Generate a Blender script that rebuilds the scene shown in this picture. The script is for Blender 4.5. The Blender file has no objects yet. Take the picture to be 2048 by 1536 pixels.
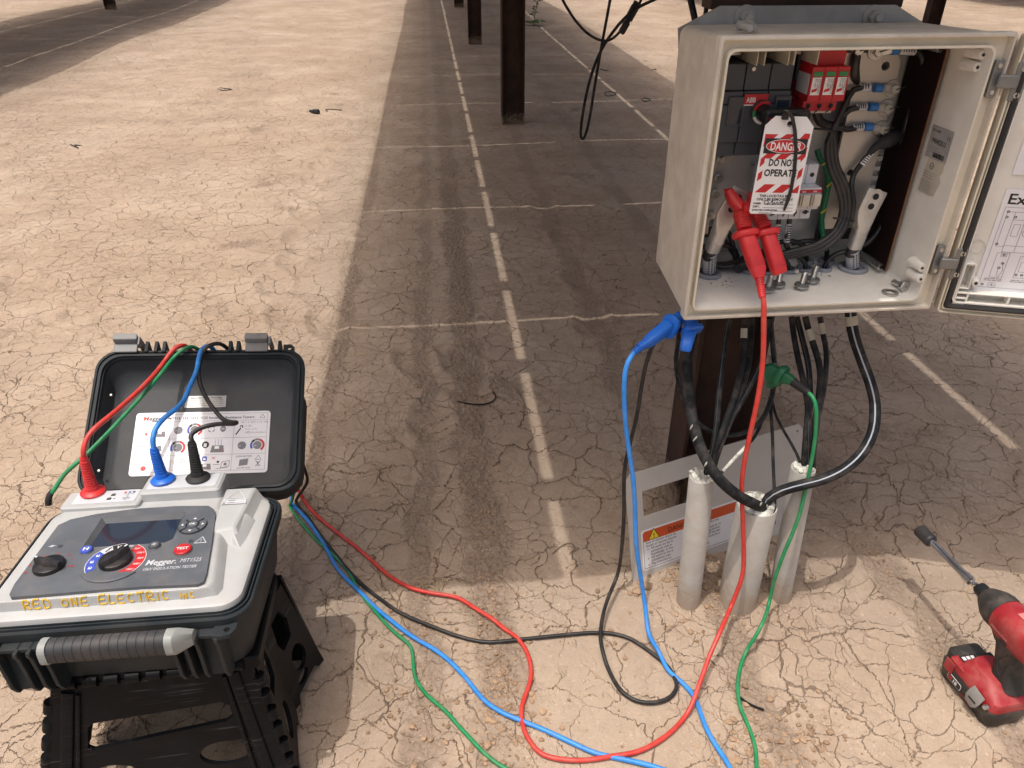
import bpy, math, random
import numpy as np
from mathutils import Vector, Matrix, Quaternion
random.seed(7)
RNG = np.random.default_rng(7)
SC = bpy.context.scene
COL = SC.collection
rad = math.radians

# ---------------------------------------------------------------- camera, sky, sun, exposure
CAM_H, FPX = 1.16, 1500.0
PITCH = math.atan(923.0 / FPX)
YAW = math.atan(176.0 / (FPX / math.cos(PITCH)))
cam_data = bpy.data.cameras.new('camera')
cam = bpy.data.objects.new('camera', cam_data)
COL.objects.link(cam)
cam_data.sensor_width = 36.0
cam_data.lens = 36.0 * FPX / 2048.0
cam_data.clip_start, cam_data.clip_end = 0.02, 2000.0
cam.location = (0, 0, CAM_H)
cam.rotation_euler = (rad(90) - PITCH, 0, -YAW)
SC.camera = cam

TO_SUN = Vector((-0.22, -0.15, 1.0)).normalized()
world = bpy.data.worlds.new('World')
SC.world = world
world.use_nodes = True
wn = world.node_tree
bg = wn.nodes['Background']
sky = wn.nodes.new('ShaderNodeTexSky')
sky.sky_type = 'NISHITA'
sky.sun_disc = False
sky.sun_elevation = math.asin(TO_SUN.z)
sky.sun_rotation = math.atan2(TO_SUN.x, TO_SUN.y)
sky.air_density, sky.dust_density, sky.ozone_density = 1.0, 10.0, 0.5
wn.links.new(sky.outputs[0], bg.inputs['Color'])
bg.inputs['Strength'].default_value = 0.15
sun_data = bpy.data.lights.new('sun', 'SUN')
sun = bpy.data.objects.new('sun', sun_data)
COL.objects.link(sun)
sun_data.energy = 2.0
sun_data.angle = rad(0.53)
sun_data.color = (1.0, 0.955, 0.89)
sun.rotation_euler = (-TO_SUN).to_track_quat('-Z', 'Y').to_euler()
SC.view_settings.view_transform = 'Standard'
SC.view_settings.look = 'None'
SC.view_settings.exposure = 0.06
SC.view_settings.gamma = 1.0
SC.view_settings.use_curve_mapping = False

# ---------------------------------------------------------------- pixel of the photograph -> point of the place
_F = np.array([math.sin(YAW) * math.cos(PITCH), math.cos(YAW) * math.cos(PITCH), -math.sin(PITCH)])
_R = np.array([math.cos(YAW), -math.sin(YAW), 0.0])
_U = np.cross(_R, _F)
_C = np.array([0.0, 0.0, CAM_H])
def _ray(x, y): return _F + _R * (x - 1024) / FPX - _U * (y - 768) / FPX
def PZ(x, y, z=0.0):
    d = _ray(x, y); return _C + d * ((z - CAM_H) / d[2])
def PY(x, y, Y):
    d = _ray(x, y); return _C + d * (Y / d[1])
def PX(x, y, X):
    d = _ray(x, y); return _C + d * (X / d[0])

# ---------------------------------------------------------------- materials
def _nd(nt, t, **kw):
    n = nt.nodes.new(t)
    for k, v in kw.items():
        setattr(n, k, v)
    return n
def mathn(nt, op, a, b=None, c=None, clamp=False):
    n = nt.nodes.new('ShaderNodeMath'); n.operation = op; n.use_clamp = clamp
    for i, v in enumerate((a, b, c)):
        if v is None: continue
        if isinstance(v, (int, float)): n.inputs[i].default_value = v
        else: nt.links.new(v, n.inputs[i])
    return n.outputs[0]
def sstep(nt, v, lo, hi, a=0.0, b=1.0):
    n = nt.nodes.new('ShaderNodeMapRange'); n.interpolation_type = 'SMOOTHSTEP'
    for k, q in (('Value', v), ('From Min', lo), ('From Max', hi), ('To Min', a), ('To Max', b)):
        if isinstance(q, (int, float)): n.inputs[k].default_value = q
        else: nt.links.new(q, n.inputs[k])
    return n.outputs['Result']
def mixc(nt, f, a, b):
    n = nt.nodes.new('ShaderNodeMix'); n.data_type = 'RGBA'
    if isinstance(f, (int, float)): n.inputs[0].default_value = f
    else: nt.links.new(f, n.inputs[0])
    for i, v in ((6, a), (7, b)):
        if isinstance(v, tuple): n.inputs[i].default_value = (*v[:3], 1)
        else: nt.links.new(v, n.inputs[i])
    return n.outputs[2]
def noise(nt, vec, scale, detail=3, rough=.55, dims='3D', dist=0.0):
    n = nt.nodes.new('ShaderNodeTexNoise'); n.noise_dimensions = dims
    n.inputs['Scale'].default_value = scale; n.inputs['Detail'].default_value = detail
    n.inputs['Roughness'].default_value = rough; n.inputs['Distortion'].default_value = dist
    nt.links.new(vec, n.inputs['Vector']); return n
DUST = (0.40, 0.32, 0.25)
def mat(name, col, rough=.5, metal=0.0, var=.12, scale=25., bump=.0, bscale=300., dust=0.0, dscale=9., spec=.5, scratch=0.0, coat=0.0, splash_or_bounce=False):
    m = bpy.data.materials.new(name); m.use_nodes = True
    nt = m.node_tree; b = nt.nodes['Principled BSDF']
    b.inputs['Metallic'].default_value = metal
    b.inputs['Specular IOR Level'].default_value = spec
    b.inputs['Coat Weight'].default_value = coat
    tc = _nd(nt, 'ShaderNodeTexCoord').outputs['Object']
    n1 = noise(nt, tc, scale, 4)
    c = mixc(nt, sstep(nt, n1.outputs[0], .3, .7), tuple(x * (1 - var) for x in col), tuple(min(1, x * (1 + var)) for x in col))
    r = mathn(nt, 'ADD', mathn(nt, 'MULTIPLY', n1.outputs[0], .16), rough - .08)
    if dust:
        n2 = noise(nt, tc, dscale, 6, .65)
        d = sstep(nt, n2.outputs[0], .42, .72, 0.0, dust)
        c = mixc(nt, d, c, DUST)
        r = mathn(nt, 'ADD', r, mathn(nt, 'MULTIPLY', d, .35))
    if splash_or_bounce:  # foot tint: dirt on conduits, bounced light painted in on posts
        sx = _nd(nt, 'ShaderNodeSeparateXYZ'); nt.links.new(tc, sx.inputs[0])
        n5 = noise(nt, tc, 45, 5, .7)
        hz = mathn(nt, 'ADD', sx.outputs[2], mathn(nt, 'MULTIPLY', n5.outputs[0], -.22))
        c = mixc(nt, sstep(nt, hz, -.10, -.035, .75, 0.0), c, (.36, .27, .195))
    if scratch:
        tot = None
        for k, ang in enumerate((.3, 1.1, 2.2, 2.9)):
            mp = _nd(nt, 'ShaderNodeMapping'); mp.inputs['Rotation'].default_value = (ang * .4, ang, ang * .7)
            mp.inputs['Scale'].default_value = (4, 4, 260)
            nt.links.new(tc, mp.inputs['Vector'])
            s = noise(nt, mp.outputs[0], 1.0 + .3 * k, 2)
            v = sstep(nt, s.outputs[0], .655, .70)
            tot = v if tot is None else mathn(nt, 'MAXIMUM', tot, v)
        n3 = noise(nt, tc, 14, 3)
        tot = mathn(nt, 'MULTIPLY', tot, sstep(nt, n3.outputs[0], .45, .65, 0, scratch))
        c = mixc(nt, tot, c, (.22, .21, .20))
    nt.links.new(c, b.inputs['Base Color'])
    nt.links.new(r, b.inputs['Roughness'])
    if bump:
        n4 = noise(nt, tc, bscale, 3)
        bp = _nd(nt, 'ShaderNodeBump'); bp.inputs['Strength'].default_value = bump; bp.inputs['Distance'].default_value = .002
        nt.links.new(n4.outputs[0], bp.inputs['Height']); nt.links.new(bp.outputs[0], b.inputs['Normal'])
    return m

M_BEIGE = mat('aged_beige_polyester', (.70, .66, .55), .5, var=.06, dust=.15, dscale=6, bump=.04)
M_BEIGE_IN = mat('grey_white_polyester', (.72, .71, .66), .45, var=.05, dust=.10, dscale=14)
M_BEIGE_DUSTY = mat('dusty_polyester_outside', (.60, .56, .49), .65, var=.08, dust=.32, dscale=16, bump=.25, bscale=160)
M_PLATE = mat('zinc_mounting_plate', (.52, .53, .52), .45, .3, var=.06)
M_BUS = mat('tinned_busbar', (.50, .47, .43), .38, .55, var=.06, scale=12)
M_TIN = mat('tinned_lug', (.62, .61, .58), .34, .6, var=.10, bump=.1, bscale=150)
M_STEEL = mat('zinc_bolt_steel', (.52, .52, .50), .30, .9, var=.12, scale=60)
M_GALV = mat('galvanised_sheet', (.35, .35, .34), .6, .2, var=.20, scale=14, bump=.08, bscale=70, dust=.12)
M_HINGE = mat('cast_hinge_zinc', (.24, .25, .25), .5, .6)
M_SWITCH = mat('charcoal_switch_plastic', (.050, .060, .074), .45, var=.08)
M_BLACK = mat('black_plastic', (.012, .013, .015), .4)
M_RUBBER = mat('black_rubber', (.018, .018, .020), .65, dust=.05)
M_CABLE = mat('black_cable_sheath', (.016, .017, .020), .38, var=.2, scale=40, dust=.10, dscale=30)
M_CABLEG = mat('dusty_black_cable', (.018, .020, .023), .74, var=.25, scale=40, dust=.12, dscale=40, spec=.15)
M_PAINTED_SHEEN = mat('painted_sheath_highlight', (.060, .065, .072), .45)  # grey line standing in for the highlight along black cables
M_BOUNCE_UNDERSIDE = mat('pale_bounce_underside', (.48, .47, .45), .6)  # invented pale underside, added to bounce light into the shade
M_STRIPE = mat('white_cable_stripe', (.40, .44, .50), .7, spec=.15)
M_TAPE = mat('beige_marker_tape', (.48, .46, .38), .55)
M_SLEEVE = mat('grey_cable_marker', (.52, .54, .58), .5)
M_RED = mat('red_plastic', (.50, .016, .022), .42, var=.06)
M_DRED = mat('surge_red_plastic', (.46, .012, .022), .42, var=.06)
M_CLAMPR = mat('red_rubber_clamp', (.62, .030, .034), .42, var=.08, bump=.05)
M_CLAMPB = mat('blue_rubber_clamp', (.012, .14, .62), .42, var=.08, bump=.05)
M_CLAMPG = mat('green_rubber_clamp', (.010, .14, .060), .45, var=.10, dust=.08)
M_LEADR = mat('red_lead_sheath', (.60, .045, .035), .42, var=.12, scale=60, dust=.14, dscale=45)
M_LEADB = mat('blue_lead_sheath', (.030, .25, .74), .42, var=.12, scale=60, dust=.12, dscale=45)
M_LEADG = mat('green_lead_sheath', (.012, .24, .085), .42, var=.12, scale=60, dust=.14, dscale=45)
M_LEADK = mat('black_lead_sheath', (.012, .012, .013), .45, dust=.10, dscale=45)
M_WHITE = mat('white_print', (.80, .80, .80), .5, var=.02)
M_PAPER = mat('label_film', (.74, .74, .78), .35, var=.03)
M_SILVERLAB = mat('silver_rating_label', (.40, .40, .40), .4, .2)
M_CREAM = mat('cream_plastic', (.52, .49, .41), .45)
M_LGREY = mat('light_grey_plastic', (.58, .60, .64), .45, var=.05)
M_PRINT = mat('black_print', (.015, .015, .015), .6, var=.02)
M_PRINTG = mat('grey_print', (.20, .20, .22), .6, var=.05)
M_PRINTR = mat('red_print', (.52, .020, .025), .5, var=.02)
M_PRINTB = mat('blue_print', (.05, .09, .45), .5, var=.02)
M_GREENP = mat('green_print', (.03, .25, .08), .5)
M_BLUEFER = mat('blue_ferrule', (.03, .16, .45), .4)
M_GREENW = mat('green_wire', (.010, .16, .070), .4)
M_YELLOW = mat('yellow_wire_band', (.62, .52, .04), .45)
M_BROWN = mat('maroon_insulating_sheet', (.012, .004, .004), .6, spec=.2, var=.15)
M_BROWNEDGE = mat('sheet_edge', (.20, .10, .05), .6)
M_GROMMET = mat('grey_grommet', (.24, .26, .30), .6, dust=.08)
M_CASE = mat('charcoal_case_plastic', (.018, .025, .030), .58, spec=.25, var=.12, dust=.05, dscale=7, bump=.12, bscale=500)
M_CASEIN = mat('case_lid_inner_plastic', (.034, .039, .045), .6, var=.12, dust=.05, dscale=12, bump=.2, bscale=400)
M_PANEL = mat('pale_grey_instrument_shell', (.44, .455, .46), .47, var=.04, dust=.16, dscale=22)
M_OVER = mat('dark_grey_fascia', (.095, .108, .126), .52, var=.10, dust=.16, dscale=16)
M_FRAME = mat('display_frame_grey', (.075, .082, .092), .4)
M_SCREEN = mat('glossy_display', (.022, .030, .046), .07, spec=.55, var=.05)
M_KNOB = mat('black_knob', (.010, .010, .012), .35, dust=.08, dscale=40)
M_HANDGRIP = mat('grey_rubber_grip', (.030, .032, .037), .6, dust=.10, dscale=20)
M_HANDCAP = mat('pale_grey_handle_cap', (.27, .29, .285), .5, dust=.08)
M_LATCH = mat('mid_grey_latch', (.17, .18, .185), .5, dust=.18, dscale=20)
M_MARKER = mat('yellow_paint_marker', (.66, .42, .035), .6, var=.18, scale=160)
M_STOOL = mat('black_stool_plastic', (.006, .0065, .008), .46, var=.15, spec=.13, scratch=.28)
M_RUST = mat('weathered_brown_steel', (.044, .022, .015), .8, .1, var=.45, scale=9, bump=.25, bscale=70, splash_or_bounce=True)  # tan foot: dust plus ground-bounced light painted into the colour
M_PVC = mat('grey_conduit', (.42, .405, .375), .55, var=.08, dust=.42, dscale=34, bump=.12, bscale=200, splash_or_bounce=True)
M_FOAM = mat('crumbly_white_sealant', (.62, .62, .56), .8, var=.35, scale=70, bump=.6, bscale=120, dust=.3, dscale=50)
M_COVER = mat('pale_grey_cover_plate', (.50, .48, .45), .5, var=.05, dust=.16, dscale=25)
M_ORANGE = mat('orange_warning_band', (.56, .085, .022), .5, var=.06)
M_WARNY = mat('warning_yellow', (.78, .60, .03), .5)
M_TORQ = mat('torque_tube_steel', (.30, .31, .31), .5, .5)
M_MODULE = mat('dark_solar_glass', (.012, .014, .018), .12, spec=.6)
M_DRILLR = mat('worn_red_tool_shell', (.34, .016, .024), .50, var=.14, dust=.22, dscale=26, scratch=.3)
M_DRILLK = mat('dusty_black_rubber_grip', (.026, .025, .024), .6, dust=.30, dscale=16)
M_CHROME = mat('chrome_socket_bar', (.55, .56, .58), .16, .95, var=.1, scale=80)
M_IMPACT = mat('black_oxide_socket', (.030, .032, .036), .5, .4, dust=.12)
M_FADED = mat('faded_pink_print', (.55, .20, .20), .6)
M_SOILSPECK = mat('brown_dirt', (.14, .085, .055), .9)
M_LEAF = mat('dusty_green_leaf', (.10, .13, .05), .7, var=.25)
M_STRAW = mat('dry_straw', (.42, .33, .19), .8, var=.25)

# ---------------------------------------------------------------- mesh building
def xf(M, P):
    P = np.asarray(P, float).reshape(-1, 3)
    if M is None: return P
    A = np.array(M)
    return P @ A[:3, :3].T + A[:3, 3]
def rr(w, h, r=0.0, n=4, cx=0.0, cy=0.0):
    if r <= 0: n, r = 0, 0.0
    out = []
    for k, (sx, sy) in enumerate(((1, 1), (-1, 1), (-1, -1), (1, -1))):
        for i in range(n + 1):
            a = (k + (i / n if n else .5)) * math.pi / 2
            q = (math.cos(a) * r, math.sin(a) * r) if r else (0, 0)
            out.append((cx + sx * (w / 2 - r) + q[0], cy + sy * (h / 2 - r) + q[1]))
    return out
def spline(P, step=.012, closed=False):
    P = np.asarray(P, float); n = len(P); out = []
    for i in range(n - 1):
        p0 = P[i - 1] if i else 2 * P[0] - P[1]
        p1, p2 = P[i], P[i + 1]
        p3 = P[i + 2] if i + 2 < n else 2 * P[-1] - P[-2]
        d = np.linalg.norm(p2 - p1)
        k = max(2, int(d / step))
        t0, t1 = 0.0, max(1e-6, np.linalg.norm(p1 - p0)) ** .5
        t2 = t1 + max(1e-6, d) ** .5; t3 = t2 + max(1e-6, np.linalg.norm(p3 - p2)) ** .5
        for j in range(k):
            t = t1 + (t2 - t1) * j / k
            a1 = (t1 - t) / (t1 - t0) * p0 + (t - t0) / (t1 - t0) * p1
            a2 = (t2 - t) / (t2 - t1) * p1 + (t - t1) / (t2 - t1) * p2
            a3 = (t3 - t) / (t3 - t2) * p2 + (t - t2) / (t3 - t2) * p3
            b1 = (t2 - t) / (t2 - t0) * a1 + (t - t0) / (t2 - t0) * a2
            b2 = (t3 - t) / (t3 - t1) * a2 + (t - t1) / (t3 - t1) * a3
            out.append((t2 - t) / (t2 - t1) * b1 + (t - t1) / (t2 - t1) * b2)
    out.append(P[-1])
    return np.array(out)

class MB:
    def __init__(s): s.v = []; s.f = []; s.fm = []; s.mats = []; s.n = 0
    def mi(s, m):
        if m not in s.mats: s.mats.append(m)
        return s.mats.index(m)
    def add(s, V, Fs, m, M=None):
        V = xf(M, V); k = s.mi(m)
        s.v.append(V)
        for f in Fs: s.f.append([i + s.n for i in f]); s.fm.append(k)
        s.n += len(V); return s
    def box(s, x0, x1, y0, y1, z0, z1, m, M=None):
        V = [(x, y, z) for z in (z0, z1) for y in (y0, y1) for x in (x0, x1)]
        return s.add(V, [(0, 2, 3, 1), (4, 5, 7, 6), (0, 1, 5, 4), (2, 6, 7, 3), (0, 4, 6, 2), (1, 3, 7, 5)], m, M)
    def loops(s, L, m, M=None, cap0=True, cap1=True, closed=False):
        n = len(L[0]); V = [p for l in L for p in l]; Fs = []
        K = len(L)
        for a in range(K - 1 + (1 if closed else 0)):
            b = (a + 1) % K
            for i in range(n):
                j = (i + 1) % n
                Fs.append((a * n + i, a * n + j, b * n + j, b * n + i))
        if cap0 and not closed: Fs.append(tuple(range(n))[::-1])
        if cap1 and not closed: Fs.append(tuple((K - 1) * n + i for i in range(n)))
        return s.add(V, Fs, m, M)
    def prism(s, pts, z0, z1, m, M=None):
        return s.loops([[(x, y, z0) for x, y in pts], [(x, y, z1) for x, y in pts]], m, M)
    def rbox(s, w, d, r, z0, z1, m, M=None, cx=0, cy=0, ch=0.0, n=4):
        if ch:
            L = [[(x, y, z0) for x, y in rr(w, d, r, n, cx, cy)], [(x, y, z1 - ch) for x, y in rr(w, d, r, n, cx, cy)], [(x, y, z1) for x, y in rr(w - 2 * ch, d - 2 * ch, max(r - ch, r * .4), n, cx, cy)]]
        else:
            L = [[(x, y, z) for x, y in rr(w, d, r, n, cx, cy)] for z in (z0, z1)]
        return s.loops(L, m, M)
    def lathe(s, prof, m, M=None, n=20, cap=True):
        L = [[(r * math.cos(2 * math.pi * i / n), r * math.sin(2 * math.pi * i / n), z) for i in range(n)] for r, z in prof]
        return s.loops(L, m, M, cap, cap)
    def ring(s, cx, cy, r0, r1, a0, a1, z0, z1, m, M=None, n=10):
        V = []; Fs = []
        for i in range(n + 1):
            a = rad(a0 + (a1 - a0) * i / n); c, q = math.cos(a), math.sin(a)
            V += [(cx + r0 * c, cy + r0 * q, z0), (cx + r1 * c, cy + r1 * q, z0), (cx + r1 * c, cy + r1 * q, z1), (cx + r0 * c, cy + r0 * q, z1)]
        for i in range(n):
            for j in range(4):
                k = (j + 1) % 4; Fs.append((i * 4 + j, i * 4 + 4 + j, i * 4 + 4 + k, i * 4 + k))
        Fs += [(0, 1, 2, 3), tuple(n * 4 + j for j in (3, 2, 1, 0))]
        return s.add(V, Fs, m, M)
    def tube(s, P, r, m, n=10, sub=.012, raw=False):
        P = np.asarray(P, float) if raw else spline(P, sub)
        T = np.gradient(P, axis=0); T /= np.maximum(np.linalg.norm(T, axis=1)[:, None], 1e-9)
        u = np.cross(T[0], (0, 0, 1.0))
        if np.linalg.norm(u) < .1: u = np.cross(T[0], (1.0, 0, 0))
        u /= np.linalg.norm(u); L = []
        R = np.full(len(P), r) if np.isscalar(r) else np.interp(np.linspace(0, 1, len(P)), np.linspace(0, 1, len(r)), r)
        for i in range(len(P)):
            u = u - T[i] * (u @ T[i]); u /= np.linalg.norm(u); w = np.cross(T[i], u)
            L.append([tuple(P[i] + R[i] * (u * math.cos(2 * math.pi * k / n) + w * math.sin(2 * math.pi * k / n))) for k in range(n)])
        return s.loops(L, m)
    def bar(s, P, ws, hs, side, m, rf=.35, n=3):
        P = np.asarray(P, float); T = np.gradient(P, axis=0); T /= np.linalg.norm(T, axis=1)[:, None]
        side = np.asarray(side, float); L = []
        for i in range(len(P)):
            u = side - T[i] * (side @ T[i]); u /= np.linalg.norm(u); w = np.cross(T[i], u)
            L.append([tuple(P[i] + u * a + w * b) for a, b in rr(ws[i], hs[i], min(ws[i], hs[i]) * rf, n)])
        return s.loops(L, m)
    def plate(s, loops, z0, z1, m, M=None):
        cu = bpy.data.curves.new('tmp', 'CURVE'); cu.dimensions = '2D'; cu.fill_mode = 'BOTH'; cu.extrude = abs(z1 - z0) / 2
        for l in loops:
            sp = cu.splines.new('POLY'); sp.points.add(len(l) - 1); sp.use_cyclic_u = True
            for i, (x, y) in enumerate(l): sp.points[i].co = (x, y, 0, 1)
        return s._fromcurve(cu, m, M, (z0 + z1) / 2)
    def _fromcurve(s, cu, m, M, z=0.0, sx=1.0, ox=0.0, oy=0.0):
        ob = bpy.data.objects.new('tmp', cu); me = ob.to_mesh()
        V = np.empty(len(me.vertices) * 3); me.vertices.foreach_get('co', V); V = V.reshape(-1, 3)
        V[:, 0] = V[:, 0] * sx + ox; V[:, 1] += oy; V[:, 2] += z
        Fs = [tuple(p.vertices) for p in me.polygons]
        s.add(V, Fs, m, M); ob.to_mesh_clear(); bpy.data.objects.remove(ob); bpy.data.curves.remove(cu); return s
    def text(s, t, size, m, M=None, x=0., y=0., z=0., width=None, align='LEFT', bold=0.0, shear=0.0, rot=0.0):
        cu = bpy.data.curves.new('tmp', 'FONT'); cu.body = t; cu.size = size; cu.align_x = align; cu.resolution_u = 2
        cu.offset = bold * size; cu.shear = shear; cu.fill_mode = 'FRONT'
        sx = 1.0
        if width:
            ob = bpy.data.objects.new('tmp', cu); me = ob.to_mesh()
            xs = [v.co.x for v in me.vertices]; sx = width / max(1e-6, max(xs) - min(xs)); ob.to_mesh_clear(); bpy.data.objects.remove(ob)
        if rot:
            Q = (M if M is not None else Matrix()) @ Matrix.Translation((x, y, z)) @ Matrix.Rotation(rot, 4, 'Z')
            return s._fromcurve(cu, m, Q, 0, sx)
        return s._fromcurve(cu, m, M, z, sx, x, y)
    def lines(s, x, y, w, n, pitch, m, M=None, z=0.0, th=.0012, ragged=.3):
        for i in range(n):
            xx = x; e = x + w * (1 - ragged * random.random())
            while xx < e:
                k = min(e - xx, random.uniform(.003, .009)); s.add([(xx, y - i * pitch, z), (xx + k, y - i * pitch, z), (xx + k, y - i * pitch + th, z), (xx, y - i * pitch + th, z)], [(0, 1, 2, 3)], m, M); xx += k + .0012
        return s
    def build(s, name, parent=None, label=None, bevel=0.0, smooth=35, seg=2):
        V = np.concatenate(s.v) if s.v else np.zeros((0, 3))
        if parent is not None:
            V = xf(parent.matrix_world_cache.inverted() if hasattr(parent, 'matrix_world_cache') else WM[parent.name].inverted(), V)
        me = bpy.data.meshes.new(name); me.from_pydata(V.tolist(), [], s.f)
        for m in s.mats: me.materials.append(m)
        me.polygons.foreach_set('material_index', s.fm)
        me.validate(); me.update()
        if smooth:
            me.shade_smooth(); me.set_sharp_from_angle(angle=rad(smooth))
        o = bpy.data.objects.new(name, me); COL.objects.link(o)
        WM[o.name] = WM[parent.name].copy() if parent is not None else Matrix()
        if parent is not None: o.parent = parent
        if label: o['label'] = label
        if bevel:
            b = o.modifiers.new('bevel', 'BEVEL'); b.width = bevel; b.segments = seg; b.limit_method = 'ANGLE'; b.angle_limit = rad(40); b.harden_normals = False
        return o
WM = {}
def thing(name, label, cat, loc=(0, 0, 0), group=None):
    o = bpy.data.objects.new(name, None); COL.objects.link(o); o.location = Vector([float(x) for x in loc])
    o.empty_display_size = .05
    WM[o.name] = Matrix.Translation(o.location)
    o['label'] = label; o['category'] = cat
    if group: o['group'] = group
    return o
def tag(o, label, cat, group=None):
    o['label'] = label; o['category'] = cat
    if group: o['group'] = group
    return o
def rebase(o, p):
    p = Vector([float(x) for x in p]); o.data.transform(Matrix.Translation(-p)); o.location = p; WM[o.name] = Matrix.Translation(p); return o
def axes(o, x, y):
    x = Vector([float(q) for q in x]).normalized(); y = Vector([float(q) for q in y]); z = x.cross(y).normalized(); y = z.cross(x)
    return Matrix(((x[0], y[0], z[0], o[0]), (x[1], y[1], z[1], o[1]), (x[2], y[2], z[2], o[2]), (0, 0, 0, 1)))
def along(p, d):
    d = Vector([float(q) for q in d]).normalized(); q = d.to_track_quat('Z', 'Y').to_matrix().to_4x4(); q.translation = Vector([float(x) for x in p]); return q
def copy_tree(o, parent=None):
    c = o.copy(); COL.objects.link(c); c.parent = parent
    for ch in list(o.children): copy_tree(ch, c)
    return c
# ---------------------------------------------------------------- ground
FOOT = [(-.663, 3.813, .4), (-.615, 3.214, -.2), (-.632, 2.671, .2), (-.652, 4.318, 0), (-.60, 4.70, .2), (-.66, 5.35, -.1), (-.59, 6.0, .2), (-.05, 1.72, 0), (-.10, 2.05, .3), (.52, 2.62, .2), (.50, 2.25, -.2), (.53, 3.05, 0), (.50, 3.5, .1), (.05, 2.0, .5), (-.40, 2.32, .3), (-.63, 3.5, .3), (-.60, 2.95, -.1), (-.55, 2.40, .1), (-.66, 4.05, .1), (-1.31, 2.45, .9), (-1.6, 2.8, .4)]
def ground_z(x, y):
    x = np.asarray(x, float); y = np.asarray(y, float)
    z = .004 * np.sin(1.7 * x + .6) * np.cos(1.3 * y - .4) + .0025 * np.sin(4.1 * x + 2.2 * y) + .0015 * np.sin(9.3 * y - 5.1 * x + 1)
    far = np.clip((y - 2.5) / 6, 0, 1)
    z = z + far * (.012 * np.sin(.9 * x + 1.1 * y) + .008 * np.sin(2.3 * x - 1.7 * y))
    for fx, fy, a in FOOT:
        c, s = math.cos(a), math.sin(a); u = (x - fx) * c + (y - fy) * s; v = -(x - fx) * s + (y - fy) * c
        d = np.sqrt((u / .052) ** 2 + (v / .10) ** 2)
        z = z - .010 * np.exp(-d ** 4) + .0055 * np.exp(-((d - 1.35) / .3) ** 2)
    # soil heaped around the conduits
    d = np.sqrt(((x - .52) / .17) ** 2 + ((y - 1.05) / .09) ** 2)
    z = z + .024 * np.exp(-d ** 2)
    return z
def gz(x, y): return float(ground_z(x, y))

def build_ground():
    nf, nb = 860, 40
    th = np.concatenate([np.linspace(-math.radians(54), math.radians(56), nf), np.linspace(math.radians(56), math.radians(306), nb + 2)[1:-1]])
    ang = np.radians(np.linspace(63, 4.15, 720))
    r = np.concatenate([[.12, .25, .38, .48, .55], CAM_H / np.tan(ang), 16.4 * np.power(1.28, np.arange(1, 18))])
    TH, RR = np.meshgrid(th, r)
    X = RR * np.sin(TH); Y = RR * np.cos(TH); Z = ground_z(X, Y)
    Z = Z * np.clip(1.4 - RR / 40, 0, 1)
    V = np.concatenate([np.stack([X, Y, Z], -1).reshape(-1, 3), [[0, 0, 0]]])
    nr, nt = X.shape
    a = (np.arange(nr - 1)[:, None] * nt + np.arange(nt)[None]); b = (np.arange(nr - 1)[:, None] * nt + (np.arange(nt)[None] + 1) % nt)
    Q = np.stack([a, a + nt, b + nt, b], -1).reshape(-1, 4)
    T = np.stack([np.full(nt, nr * nt), np.arange(nt), (np.arange(nt) + 1) % nt], -1)
    me = bpy.data.meshes.new('ground')
    me.vertices.add(len(V)); me.vertices.foreach_set('co', V.ravel())
    li = np.concatenate([Q.ravel(), T.ravel()]).astype(np.int32)
    me.loops.add(len(li)); me.loops.foreach_set('vertex_index', li)
    st = np.concatenate([np.arange(len(Q)) * 4, len(Q) * 4 + np.arange(len(T)) * 3]).astype(np.int32)
    me.polygons.add(len(st)); me.polygons.foreach_set('loop_start', st)
    me.update(calc_edges=True); me.validate(); me.shade_smooth()
    o = bpy.data.objects.new('ground', me); COL.objects.link(o); o['kind'] = 'structure'; WM['ground'] = Matrix()
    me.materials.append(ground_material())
    return o

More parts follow.
